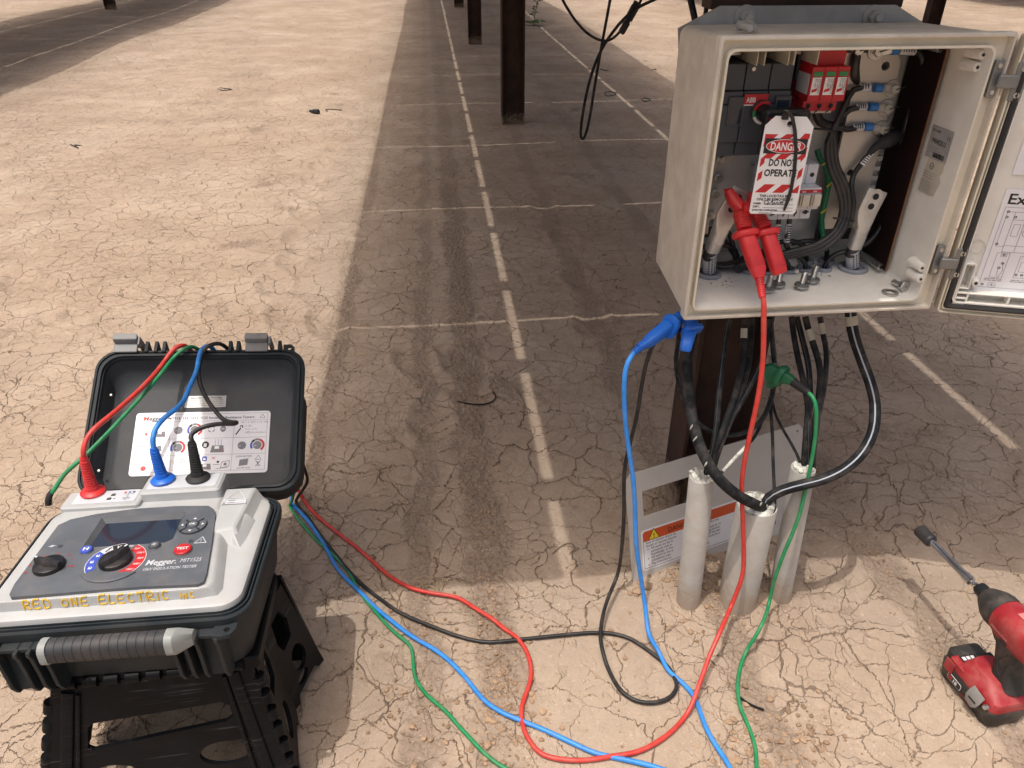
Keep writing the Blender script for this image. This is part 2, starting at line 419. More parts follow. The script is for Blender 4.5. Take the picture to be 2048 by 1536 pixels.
def ground_material():
    m = bpy.data.materials.new('cracked_desert_clay'); m.use_nodes = True; m.displacement_method = 'BOTH'
    nt = m.node_tree; b = nt.nodes['Principled BSDF']; out = nt.nodes['Material Output']
    L = nt.links.new
    tc = _nd(nt, 'ShaderNodeTexCoord').outputs['Object']
    sep = _nd(nt, 'ShaderNodeSeparateXYZ'); L(tc, sep.inputs[0]); X, Y = sep.outputs[0], sep.outputs[1]
    flat = _nd(nt, 'ShaderNodeCombineXYZ'); L(X, flat.inputs[0]); L(Y, flat.inputs[1]); P = flat.outputs[0]
    def warp(vec, scale, amp, det=2):
        n = noise(nt, vec, scale, det, .55, '2D')
        s = _nd(nt, 'ShaderNodeVectorMath', operation='SUBTRACT'); L(n.outputs['Color'], s.inputs[0]); s.inputs[1].default_value = (.5, .5, .5)
        k = _nd(nt, 'ShaderNodeVectorMath', operation='SCALE'); L(s.outputs[0], k.inputs[0]); k.inputs['Scale'].default_value = amp
        a = _nd(nt, 'ShaderNodeVectorMath', operation='ADD'); L(vec, a.inputs[0]); L(k.outputs[0], a.inputs[1])
        return a.outputs[0]
    Pw = warp(warp(P, 5.0, .13), 38.0, .022, 3)
    def vor(vec, scale, feat='DISTANCE_TO_EDGE'):
        v = nt.nodes.new('ShaderNodeTexVoronoi'); v.voronoi_dimensions = '2D'; v.feature = feat
        v.inputs['Scale'].default_value = scale; L(vec, v.inputs['Vector']); return v
    big = noise(nt, P, .9, 3, .5, '2D').outputs[0]
    med = noise(nt, P, 4.0, 4, .6, '2D').outputs[0]
    fine = noise(nt, P, 30.0, 4, .65, '2D').outputs[0]
    grain = noise(nt, P, 220.0, 3, .7, '2D').outputs[0]
    # loose crumbly soil: drip lines along the row and trodden patches
    def strip(x0, w, wob=.03):
        xx = mathn(nt, 'ADD', X, mathn(nt, 'MULTIPLY', mathn(nt, 'SUBTRACT', med, .5), wob * 4))
        d = mathn(nt, 'ABSOLUTE', mathn(nt, 'SUBTRACT', xx, x0))
        return sstep(nt, d, w * .5, w, 1.0, 0.0)
    s1 = strip(.062, .062); s2 = strip(-.068, .034); s3 = strip(.90, .05); s4 = strip(.515, .05); s5 = strip(-.36, .05)
    ln = noise(nt, P, 2.2, 4, .7, '2D').outputs[0]
    lgate = sstep(nt, ln, .38, .58)
    loose = mathn(nt, 'MAXIMUM', s1, mathn(nt, 'MULTIPLY', mathn(nt, 'MAXIMUM', mathn(nt, 'MAXIMUM', s2, s3), mathn(nt, 'MAXIMUM', s4, s5)), .75))
    loose = mathn(nt, 'MULTIPLY', mathn(nt, 'MULTIPLY', loose, sstep(nt, ln, .26, .52)), sstep(nt, Y, 2.6, 7.0, 1.0, .35))
    pn = noise(nt, P, 3.1, 5, .72, '2D'); patch = sstep(nt, pn.outputs[0], .60, .72)
    loose = mathn(nt, 'MAXIMUM', loose, mathn(nt, 'MULTIPLY', patch, .8), clamp=True)
    solid = mathn(nt, 'SUBTRACT', 1.0, mathn(nt, 'MULTIPLY', loose, .85))
    # crack network in three sizes, absolute widths in metres
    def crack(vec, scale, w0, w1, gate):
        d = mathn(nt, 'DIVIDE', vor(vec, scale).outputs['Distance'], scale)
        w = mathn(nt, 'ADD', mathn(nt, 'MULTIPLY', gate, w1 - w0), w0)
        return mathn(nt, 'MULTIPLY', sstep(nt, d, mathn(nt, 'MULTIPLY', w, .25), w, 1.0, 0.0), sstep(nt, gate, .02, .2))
    g1 = sstep(nt, noise(nt, P, 3.7, 3, .6, '2D').outputs[0], .26, .66)
    g2 = sstep(nt, noise(nt, P, 2.3, 4, .65, '2D').outputs[0], .38, .64)
    g3 = sstep(nt, noise(nt, P, 5.3, 3, .6, '2D').outputs[0], .50, .72)
    mk = sstep(nt, noise(nt, P, 1.1, 2, .5, '2D').outputs[0], .44, .56)
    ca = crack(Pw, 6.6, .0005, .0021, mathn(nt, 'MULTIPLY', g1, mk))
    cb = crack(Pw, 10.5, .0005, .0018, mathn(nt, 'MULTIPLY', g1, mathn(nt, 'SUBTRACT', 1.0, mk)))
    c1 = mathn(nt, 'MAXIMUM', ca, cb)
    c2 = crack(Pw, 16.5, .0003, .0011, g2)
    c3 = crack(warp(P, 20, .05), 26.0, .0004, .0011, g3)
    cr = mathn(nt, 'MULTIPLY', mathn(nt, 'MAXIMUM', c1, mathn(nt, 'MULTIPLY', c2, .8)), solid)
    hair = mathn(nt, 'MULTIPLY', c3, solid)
    # height in metres
    cl = vor(warp(P, 60, .01), 75.0, 'F1').outputs['Distance']
    clod = mathn(nt, 'MULTIPLY', mathn(nt, 'SUBTRACT', .6, cl), loose)
    e1 = mathn(nt, 'DIVIDE', vor(Pw, 8.6).outputs['Distance'], 8.6)
    curl = mathn(nt, 'MULTIPLY', sstep(nt, e1, .0, .03, 1.0, 0.0), g1)
    pits = sstep(nt, noise(nt, P, 55.0, 2, .6, '2D').outputs[0], .62, .74)
    h = mathn(nt, 'MULTIPLY', cr, -.0055)
    for v, k in ((hair, -.0016), (mathn(nt, 'SUBTRACT', med, .5), .006), (mathn(nt, 'SUBTRACT', fine, .5), .0050), (mathn(nt, 'SUBTRACT', grain, .5), .0010), (clod, .0065), (curl, .0012), (mathn(nt, 'MULTIPLY', pits, solid), -.0012), (mathn(nt, 'MULTIPLY', mathn(nt, 'SUBTRACT', fine, .5), loose), .010)):
        h = mathn(nt, 'ADD', h, mathn(nt, 'MULTIPLY', v, k))
    dsp = _nd(nt, 'ShaderNodeDisplacement'); dsp.inputs['Midlevel'].default_value = 0; dsp.inputs['Scale'].default_value = 1
    L(h, dsp.inputs['Height']); L(dsp.outputs[0], out.inputs['Displacement'])
    # colour
    base = mixc(nt, sstep(nt, big, .30, .70), (.368, .282, .212), (.430, .343, .267))
    base = mixc(nt, sstep(nt, med, .35, .70, 0, .55), base, (.325, .246, .182))
    base = mixc(nt, sstep(nt, fine, .45, .75, 0, .45), base, (.465, .360, .274))
    sm = noise(nt, P, 1.7, 7, .68, '2D').outputs[0]
    base = mixc(nt, sstep(nt, sm, .50, .66, 0, .40), base, (.286, .220, .166))
    base = mixc(nt, sstep(nt, sm, .48, .34, 0, .35), base, (.480, .398, .316))
    base = mixc(nt, mathn(nt, 'MULTIPLY', loose, .62), base, (.215, .164, .124))
    sp = sstep(nt, grain, .30, .42, .35, 0.0)
    base = mixc(nt, sp, base, (.24, .178, .13))
    lt = sstep(nt, noise(nt, P, 120.0, 2, .5, '2D').outputs[0], .70, .76, 0, .5)
    base = mixc(nt, lt, base, (.56, .47, .39))
    base = mixc(nt, mathn(nt, 'MULTIPLY', cr, .64), base, (.085, .058, .042))  # shade of the deep cracks painted into the soil colour
    base = mixc(nt, mathn(nt, 'MULTIPLY', hair, .40), base, (.16, .105, .07))  # hairline cracks get the same painted depth shade, weaker
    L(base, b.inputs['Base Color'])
    b.inputs['Roughness'].default_value = .93; b.inputs['Specular IOR Level'].default_value = .15
    return m
GROUND = build_ground()

# ---------------------------------------------------------------- solar tables: rows of thin-film modules on a torque tube
TABLE_Z = 1.45
def solar_table(xc, y0, n, label):
    t = thing('solar_table', label, 'solar table', (xc, y0, TABLE_Z))
    mod = None
    for j in range(n):
        for i in range(4):
            w = .600
            xm = xc + (-.915, -.305, .305, .915)[i] + (0, 0, 0, 0)[i]
            ym = y0 + 1.2 * (j + .5)
            if mod is None:
                mb = MB(); mb.box(xm - .2910, xm + .2910, ym - .5935, ym + .5935, TABLE_Z + .002, TABLE_Z + .007, M_MODULE); mb.box(xm - .290, xm + .290, ym - .592, ym + .592, TABLE_Z, TABLE_Z + .0019, M_BOUNCE_UNDERSIDE)
                mod = mb.build('solar_module', t, smooth=0); base = (xm, ym)
            else:
                c = mod.copy(); COL.objects.link(c); c.parent = t; c.location = mod.location + Vector((xm - base[0], ym - base[1], 0))
    L = n * 1.2
    rail = None
    for k in range(2 * n):
        yk = y0 + .3 + .6 * k
        if rail is None:
            rail = MB().box(xc - 1.19, xc + 1.19, yk - .04, yk + .04, TABLE_Z - .045, TABLE_Z - .002, M_GALV).build('cross_rail', t, smooth=0); yr = yk
        else:
            c = rail.copy(); COL.objects.link(c); c.parent = t; c.location = rail.location + Vector((0, yk - yr, 0))
    MB().box(xc - .06, xc + .06, y0 + .05, y0 + L, TABLE_Z - .165, TABLE_Z - .047, M_TORQ).build('torque_tube', t, smooth=0)
    return t
SHX, SHY = .22 * TABLE_Z, .15 * TABLE_Z
solar_table(.84 - SHX, 1.09 - SHY, 17, 'long solar table on brown posts above the open electrical enclosure')
solar_table(-4.62 - SHX, .5 - SHY, 17, 'neighbouring solar table casting the shadow band behind the open tester case')
solar_table(5.65 - SHX, 1.3 - SHY, 17, 'neighbouring solar table beyond the enclosure and its open door')
solar_table(10.62 - SHX, 1.3 - SHY, 17, 'farthest solar table, two rows beyond the enclosure')

# ---------------------------------------------------------------- steel posts
def post(x, y, label, top=TABLE_Z - .17, group='brown steel posts carrying the solar tables'):
    w, d, tf, tw = .150, .104, .009, .007
    t = thing('steel_post', label, 'post', (x, y, 0), group)
    fl = []
    for sx in (-1, 1):
        xx = x + sx * (w / 2 - tf / 2)
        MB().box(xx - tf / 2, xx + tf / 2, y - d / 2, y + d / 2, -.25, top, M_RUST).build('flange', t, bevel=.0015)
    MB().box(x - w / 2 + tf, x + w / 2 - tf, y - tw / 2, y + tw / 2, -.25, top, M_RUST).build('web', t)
    return t
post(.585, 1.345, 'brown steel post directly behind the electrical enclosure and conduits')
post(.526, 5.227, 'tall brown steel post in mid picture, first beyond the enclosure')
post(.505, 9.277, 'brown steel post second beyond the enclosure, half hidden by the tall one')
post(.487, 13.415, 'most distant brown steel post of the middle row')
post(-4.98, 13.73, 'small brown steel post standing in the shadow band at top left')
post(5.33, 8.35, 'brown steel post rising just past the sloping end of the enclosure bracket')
# ---------------------------------------------------------------- the open electrical enclosure
BX0, BX1, BZ0, BZ1, BYF, BYB = .368, .772, .634, 1.037, 1.010, 1.210
BCX, BCZ = (BX0 + BX1) / 2, (BZ0 + BZ1) / 2
BW, BH = BX1 - BX0, BZ1 - BZ0
box = thing('electrical_enclosure', 'open beige electrical enclosure full of switchgear, mounted on the brown post', 'electrical box', (BCX, 1.11, BZ0))
def lp(w, h, r, y, dx=0, dz=0): return [(x, y, z) for x, z in rr(w, h, r, 4, BCX + dx, BCZ + dz)]
mb = MB()
mb.loops([lp(BW - .016, BH - .016, .014, BYB), lp(BW - .006, BH - .006, .006, 1.030), lp(BW, BH, .004, 1.028), lp(BW, BH, .004, BYF + .002), lp(BW - .004, BH - .004, .004, BYF), lp(BW - .009, BH - .009, .004, BYF), lp(BW - .011, BH - .011, .004, 1.021)], M_BEIGE_DUSTY, cap1=False)
mb.loops([lp(BW - .011, BH - .011, .004, 1.021), lp(BW - .034, BH - .030, .012, 1.021, -.006), lp(BW - .035, BH - .031, .012, BYF + .001, -.006), lp(BW - .041, BH - .036, .011, BYF + .001, -.006)], M_BEIGE, cap0=False, cap1=False)
mb.loops([lp(BW - .041, BH - .036, .011, BYF + .001, -.006), lp(BW - .043, BH - .040, .011, 1.020, -.006), lp(BW - .046, BH - .042, .012, 1.198, -.005)], M_BEIGE_IN, cap0=False)
mb.build('shell', box)
FZ = BZ0 + .021                                       # top of the enclosure floor
MB().box(.398, .735, 1.188, 1.195, .672, 1.005, M_PLATE).build('mounting_plate', box, bevel=.001)

def rectY(x0, y0, x1, y1, Y):
    a = PY(x0, (y0 + y1) / 2, Y); b = PY(x1, (y0 + y1) / 2, Y); c = PY((x0 + x1) / 2, y0, Y); d = PY((x0 + x1) / 2, y1, Y)
    return a[0], b[0], d[2], c[2]
def wall(Y, x=0.0, z=0.0):                             # frame on a plane that faces the camera: local x right, y up, z out
    return Matrix(((1, 0, 0, x), (0, 0, -1, Y), (0, 1, 0, z), (0, 0, 0, 1)))
def hexbolt(mb, M, r=.0075, h=.006, wr=.012, m=M_STEEL, mark=True):
    mb.lathe([(wr, 0), (wr, .0014), (wr * .97, .0018)], m, M, 24)
    mb.lathe([(wr * .78, .0018), (wr * .78, .0036)], m, M, 24)
    mb.lathe([(r, .0036), (r, .0036 + h * .8), (r * .86, .0036 + h)], m, M @ Matrix.Rotation(.4, 4, 'Z'), 6)
    if mark: mb.box(-.0009, .0009, 0, wr * 1.15, .0037 + h, .0041 + h, M_PRINT, M @ Matrix.Rotation(-1.3, 4, 'Z'))

# disconnect switch, three poles
sw_ = None
SX0, SX1, SZ0, SZ1 = .418, .524, .861, .990
YS = 1.098
mb = MB()
edges = [PY(q, 160, YS)[0] for q in (1438, 1492, 1542, 1588)]
for i in range(3):
    a, b = edges[i] + .0006, edges[i + 1] - .0006
    for (z0, z1, y) in ((SZ1 - .036, SZ1, YS + .004), (SZ1 - .054, SZ1 - .0365, YS), (SZ1 - .108, SZ1 - .0545, YS - .002), (SZ0, SZ1 - .1085, YS + .004)):
        mb.box(a, b, y, 1.187, z0, z1, M_SWITCH)
switch = mb.build('disconnect_switch', box, bevel=.0012)
mb = MB(); M = wall(YS - .0022)
e1, e2 = edges[1] + .001, edges[2] - .001; mb.box(e1, e2, SZ1 - .054, SZ1 - .040, 0, .0012, M_PRINTR, M); mb.box(e1, e2, SZ1 - .0556, SZ1 - .0542, 0, .0012, M_WHITE, M)
mb.text('ABB', .010, M_WHITE, M, e1 + .003, SZ1 - .0512, .0016, width=.014, bold=.02)
mb.build('brand_strip', switch, smooth=0)
mb = MB(); mb.box(.4535, .492, YS + .0035, YS + .006, .894, .9005, M_WHITE); mb.build('white_strip', switch, smooth=0)
mb = MB(); mb.lathe([(.0028, 0), (.0028, .002), (.0016, .0021), (.0014, .0012)], M_STEEL, wall(YS + .004, .455, .983), 14); mb.build('cover_screw', switch)
for (x0, x1, z0, z1) in ((.4255, .445, .909, .944), (.4955, .514, .912, .944)):
    mb = MB(); Mw = wall(YS - .002)
    mb.loops([[(x, z, 0) for x, z in rr(x1 - x0 + .006, z1 - z0 + .006, .001, 2, (x0 + x1) / 2, (z0 + z1) / 2)], [(x, z, .001) for x, z in rr(x1 - x0 + .005, z1 - z0 + .005, .001, 2, (x0 + x1) / 2, (z0 + z1) / 2)], [(x, z, .0008) for x, z in rr(x1 - x0, z1 - z0, .001, 2, (x0 + x1) / 2, (z0 + z1) / 2)]], M_SWITCH, Mw, cap1=False)
    mb.box(x0, x1, z0, z1, .0002, .0006, M_SCREEN, Mw)
    mb.build('inspection_window', switch)
# rotary handle
hx, hz = .4735, .926
mb = MB(); Mh = wall(YS - .002, hx, hz)
mb.lathe([(.0165, 0), (.0165, .008), (.0150, .010)], M_SWITCH, Mh, 32)
mb.ring(0, 0, .0125, .0163, 60, 165, .0095, .0112, M_RED, Mh); mb.ring(0, 0, .0125, .0163, 168, 200, .0095, .0112, M_GREENP, Mh); mb.ring(0, 0, .0125, .0163, 203, 265, .0095, .0112, M_WHITE, Mh)
mb.lathe([(.0125, .008), (.0118, .030), (.0105, .034)], M_BLACK, Mh, 28)
mb.rbox(.066, .021, .006, .018, .038, M_BLACK, Mh, cx=.026, cy=-.002, ch=.003)
mb.rbox(.040, .003, .001, .038, .0385, M_RED, Mh, cx=.018, cy=-.003)
mb.build('rotary_handle', switch)
# phase barriers and line terminals above the switch
for xx in (.4475, .458, .492, .5005, .534):
    mb = MB(); mb.box(xx - .0008, xx + .0008, 1.075, 1.187, SZ1 + .001, BZ1 - .024, M_CREAM); mb.build('phase_barrier', box)
for xx in (.428, .5175):
    mb = MB(); hexbolt(mb, wall(1.118, xx, 1.0095), .0072, .006, .0105); mb.box(xx - .011, xx + .011, 1.118, 1.150, .999, 1.016, M_BUS); mb.build('terminal_bolt', box)
# busbar links at the left
mb = MB(); mb.box(.404, .4445, 1.158, 1.164, .716, .858, M_BUS); lb = mb.build('copper_link', box, bevel=.0008)
for (px_, py_) in ((1436, 318), (1430, 356), (1424, 387), (1417, 429)):
    p = PY(px_ + 2, py_, 1.157); mb = MB(); hexbolt(mb, wall(1.157, p[0] + .004, p[2]), .0062, .004, .0082, mark=False); mb.build('link_bolt', lb)
mb = MB(); mb.box(.4460, .528, 1.164, 1.170, .742, .860, M_PLATE); mb.build('backing_plate', box, bevel=.0008)

# surge protector
def xw(px_, py_, Y): return PY(px_, py_, Y)[0]
def zw(px_, py_, Y): return PY(px_, py_, Y)[2]
bx0, bx1, bz0, bz1 = xw(1596, 150, 1.13), xw(1688, 110, 1.13), zw(1640, 226, 1.13), BZ1 - .024
mb = MB(); mb.box(bx0, bx1, 1.130, 1.187, bz0, bz1, M_DRED)
tz0, tz1 = zw(1656, 131, 1.098), zw(1656, 101, 1.098)
mb.box(xw(1622, 115, 1.098), xw(1692, 115, 1.098), 1.098, 1.1299, tz0, tz1, M_DRED); mb.box(xw(1622, 115, 1.098), xw(1692, 115, 1.098), 1.0985, 1.126, tz1 + .0003, tz1 + .0020, M_CREAM)
lz0, lz1 = zw(1640, 222, 1.100), zw(1640, 201, 1.100); lx0, lx1 = xw(1605, 212, 1.100), xw(1672, 212, 1.100)
mb.box(lx0, lx1, 1.100, 1.1299, lz0, lz1, M_DRED); mb.box(lx0 + .003, lx1 - .003, 1.104, 1.126, lz0 - .004, lz0 - .0004, M_CREAM)
spd = mb.build('surge_protector', box, bevel=.0015)
mx0, mx1 = xw(1621, 165, 1.082), xw(1696, 165, 1.082); zt, zb = zw(1664, 134, 1.082), zw(1648, 203, 1.082)
wmod = (mx1 - mx0) / 3
for i in range(3):
    a = mx0 + i * wmod
    mb = MB(); mb.box(a, a + wmod - .0006, 1.082, 1.1295, zb, zt, M_DRED)
    Mw = wall(1.0815)
    mb.box(a + .0025, a + wmod - .003, zt - .012, zt - .006, 0, .0006, M_GREENP, Mw)
    mb.box(a + .002, a + wmod - .0032, zb + .009, zt - .0135, 0, .0006, M_WHITE, Mw)
    if i == 0: mb.box(a - .0008, a, 1.086, 1.124, zb + .009, zt - .010, M_LGREY)
    for k in range(3):
        mb.text(('DEHNguard', 'DG MOD', 'PV 600')[k], .0040, M_PRINT, Mw, a + wmod - .0062 - k * .0034, zt - .0150, .0009, rot=-math.pi / 2)
    mb.build('surge_module', spd, bevel=.0008)
    mb = MB(); mb.prism([(a + .0035, zb + .0125), (a + .0105, zb + .0145), (a + .0105, zb + .0185), (a + .0035, zb + .0165)], .0007, .0010, M_PRINTR, Mw); mb.build('maker_mark', spd, smooth=0)
    mb = MB(); xs = lx0 + (i + .5) * (lx1 - lx0) / 3; zs = (lz0 + lz1) / 2
    mb.lathe([(.0036, 0), (.0036, .0006)], M_PRINT, wall(1.0998, xs, zs), 14)
    mb.tube([(xs, 1.099, zs), (xs - .003, 1.095, zs - .004), (xs - .008, 1.096, zs - .009)], .0009, M_CABLE, 6)
    mb.build('terminal_screw', spd)
x0, z0 = mx0, lz0
mb = MB(); X = xw(1596, 165, 1.125)
mb.box(X - .006, X + .008, 1.125, 1.187, z0 + .040, z0 + .086, M_SWITCH)
for k in range(3): mb.box(X - .003, X + .004, 1.124, 1.1255, z0 + .047 + k * .013, z0 + .053 + k * .013, M_PRINT)
mb.build('signal_contact', spd, bevel=.0008)

# negative busbar: a tall plate with an arm along the top
YB = 1.150
TB = .006
zt = PY(1790, 105, YB)[2]
xl, xr = .637, .703
mb = MB()
o = [(xl, .722), (xr - .004, .722), (xr, .74), (xr, zt - .014), (xr - .010, zt), (.590, zt), (.590, zt - .052), (xl, zt - .052)]
Mw = wall(YB)
cz1 = PY(1790, 132, YB); cz2 = PY(1745, 344, YB); cz3 = PY(1738, 373, YB)
def circ(cx, cy, r, n=16): return [(cx + r * math.cos(2 * math.pi * i / n), cy + r * math.sin(2 * math.pi * i / n)) for i in range(n)]
mb.plate([o, circ(.680, cz1[2], .0065), circ(.664, cz2[2], .0055), circ(.660, cz3[2] + .002, .0065)], -TB, 0, M_BUS, Mw)
bus = mb.build('busbar', box, smooth=20)
mb = MB()
mb.box(xl - .001, xr + .004, YB + TB + .0005, YB + TB + .012, .70, zt - .02, M_BLACK); mb.build('busbar_insulator', box, bevel=.001)
for k in range(9):
    mb = MB(); mb.box(xr + .004, xr + .016, YB + .010, YB + .020, .735 + k * .016, .742 + k * .016, M_PLATE); mb.build('standoff_slot', box) if k < 7 else None
BB = [PY(1785, 177, YB - .001), PY(1772, 216, YB - .001), PY(1762, 258, YB - .001), PY(1752, 102, YB - .001), PY(1713, 100, YB - .001)]
for i, p in enumerate(BB):
    mb = MB(); hexbolt(mb, wall(YB - .001, p[0], p[2]), .0080, .0065, .0128 if i < 4 else .0088); mb.build('busbar_bolt', bus)

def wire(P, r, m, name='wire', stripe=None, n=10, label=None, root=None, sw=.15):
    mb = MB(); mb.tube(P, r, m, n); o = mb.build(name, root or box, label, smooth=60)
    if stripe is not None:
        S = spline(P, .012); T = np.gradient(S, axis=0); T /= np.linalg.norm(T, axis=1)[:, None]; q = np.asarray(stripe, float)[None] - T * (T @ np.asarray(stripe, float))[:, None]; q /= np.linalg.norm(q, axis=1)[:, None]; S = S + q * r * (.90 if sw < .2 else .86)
        mb = MB(); mb.tube(S, r * sw, M_STRIPE if sw > .2 else M_PAINTED_SHEEN, 5, raw=True); mb.build('stripe', o, smooth=60)  # grey one is a painted sheath highlight, white one a real stripe
    return o
def sleeve(P, r, m=M_SLEEVE, marks=True, root=None, name='cable_marker'):
    mb = MB(); mb.tube(P, r, m, 12, .004)
    S = spline(P, .0035)
    if marks:
        T = S[-1] - S[0]; T /= np.linalg.norm(T)
        side = np.cross(T, _F); side /= np.linalg.norm(side); outd = np.cross(side, T); outd *= -np.sign(outd @ _F)
        for p in S[1:-1]:
            for q in (-.45, 0, .45):
                c = p + side * r * q + outd * r * (1.03 if q == 0 else .93)
                mb.add([c - T * .0010 - side * .0012, c + T * .0010 - side * .0012, c + T * .0010 + side * .0012, c - T * .0010 + side * .0012], [(0, 1, 2, 3)], M_PRINT)
    return mb.build(name, root or box, smooth=60)
def Yp(L): return [PY(*q) for q in L]
# three busbar wires: lug, ferrule, marker, then down and across to the left
starts = [((1785, 177), (1756, 176), (1715, 176), 0), ((1772, 216), (1746, 214), (1708, 215), 1), ((1762, 258), (1736, 254), (1702, 255), 2)]
for (bp, fp, ep, i) in starts:
    Y1 = YB - .007
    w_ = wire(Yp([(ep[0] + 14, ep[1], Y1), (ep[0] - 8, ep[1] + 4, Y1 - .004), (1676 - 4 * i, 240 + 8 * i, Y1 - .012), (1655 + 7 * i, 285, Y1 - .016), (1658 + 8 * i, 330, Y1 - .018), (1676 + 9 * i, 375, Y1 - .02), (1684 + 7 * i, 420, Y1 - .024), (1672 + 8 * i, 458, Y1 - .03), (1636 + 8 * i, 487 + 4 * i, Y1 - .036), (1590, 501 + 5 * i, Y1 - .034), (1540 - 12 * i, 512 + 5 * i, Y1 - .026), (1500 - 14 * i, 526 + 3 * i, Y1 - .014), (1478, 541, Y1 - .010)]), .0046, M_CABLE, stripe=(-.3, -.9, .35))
    sleeve(Yp([(ep[0] + 24, ep[1] - 1, Y1), (ep[0] + 2, ep[1], Y1)]), .0056, root=box)
    mb = MB(); mb.tube(Yp([(fp[0] + 8, fp[1], Y1), (fp[0] - 8, fp[1], Y1)]), .0062, M_BLUEFER, 14); mb.build('ferrule', box, smooth=60)
    mb = MB(); a, b = PY(fp[0] + 5, fp[1], Y1), PY(bp[0], bp[1], YB - .0035); mb.bar([a, (a + b) / 2, b], [.008, .013, .017], [.008, .003, .0025], (0, 0, 1), M_TIN); mb.build('ring_lug', box)
# top wire: lug on the upper bolt, across to the right and all the way down
mb = MB(); mb.tube(Yp([(1782, 101, YB - .005), (1795, 101, YB - .005)]), .0060, M_BLUEFER, 14); mb.build('ferrule', box, smooth=60)
mb = MB(); a, b = PY(1784, 101, YB - .005), PY(1755, 102, YB - .0035); mb.bar([a, (a + b) / 2, b], [.008, .013, .017], [.008, .003, .0025], (0, 0, 1), M_TIN); mb.build('ring_lug', box)
sleeve(Yp([(1799, 101, YB - .005), (1829, 103, YB - .005)]), .0056)
wire(Yp([(1826, 103, YB - .004), (1840, 107, YB - .003), (1847, 130, YB), (1840, 165, YB), (1824, 215, YB), (1808, 262, YB), (1799, 330, YB), (1786, 395, YB), (1768, 443, YB - .004), (1738, 484, YB - .010), (1700, 501, YB - .016), (1672, 508, YB - .014), (1655, 522, YB - .012), (1647, 540, 1.138)]), .0042, M_CABLE, stripe=(-.5, -.8, .2))
# thick black conductor from the link bolt behind the surge protector
wire(Yp([(1713, 108, YB - .004), (1709, 135, YB - .006), (1711, 175, YB + .010), (1705, 212, YB + .012), (1688, 240, YB + .012), (1664, 252, YB + .016), (1640, 243, YB + .018), (1632, 222, YB + .02)]), .0072, M_CABLE)
# taped joint and marked wire over the busbar
wire(Yp([(1806, 268, YB - .002), (1788, 276, YB - .010), (1762, 286, YB - .014), (1743, 302, YB - .012), (1722, 328, YB - .010), (1706, 352, YB - .012), (1703, 378, YB - .02), (1707, 405, YB - .026), (1702, 440, YB - .030)]), .0042, M_CABLE)
mb = MB(); S = spline(Yp([(1804, 269, YB - .004), (1788, 276, YB - .010), (1768, 285, YB - .014), (1752, 293, YB - .012), (1738, 308, YB - .012)]), .004); mb.tube(S, [.004, .0105, .0115, .0065, .0048], M_RUBBER, 12, raw=True); mb.build('heat_shrink_joint', box, smooth=60)
sleeve(Yp([(1742, 305, YB - .011), (1724, 329, YB - .011)]), .0054, M_WHITE)
# cable ties on the bundle
for q in ((1686, 440), (1650, 262)):
    p = PY(q[0], q[1], YB - .030); mb = MB(); mb.tube([p + np.array((-.018, 0, .004)), p + np.array((-.004, -.009, .004)), p + np.array((.012, -.007, .0)), p + np.array((.020, .002, -.003))], .0016, M_BLACK, 6); mb.build('cable_tie', box, smooth=60)
# green and yellow earth wire
G = Yp([(1634, 300, 1.165), (1640, 318, 1.163), (1654, 338, 1.158), (1657, 370, 1.155), (1650, 405, 1.153), (1643, 440, 1.152), (1646, 470, 1.150), (1650, 500, 1.148)])
ew = wire(G, .0046, M_GREENW, 'earth_wire')
S = spline(G, .010)
for k in range(3, len(S) - 3, 3):
    t = S[k + 1] - S[k]; t /= np.linalg.norm(t); mb = MB(); mb.tube([S[k] + np.array((-.004, -.0022, -.002)), S[k] + np.array((0, -.0041, .002)), S[k] + np.array((.0038, -.0024, .006))], .0015, M_YELLOW, 6); mb.build('yellow_band', ew, smooth=60)

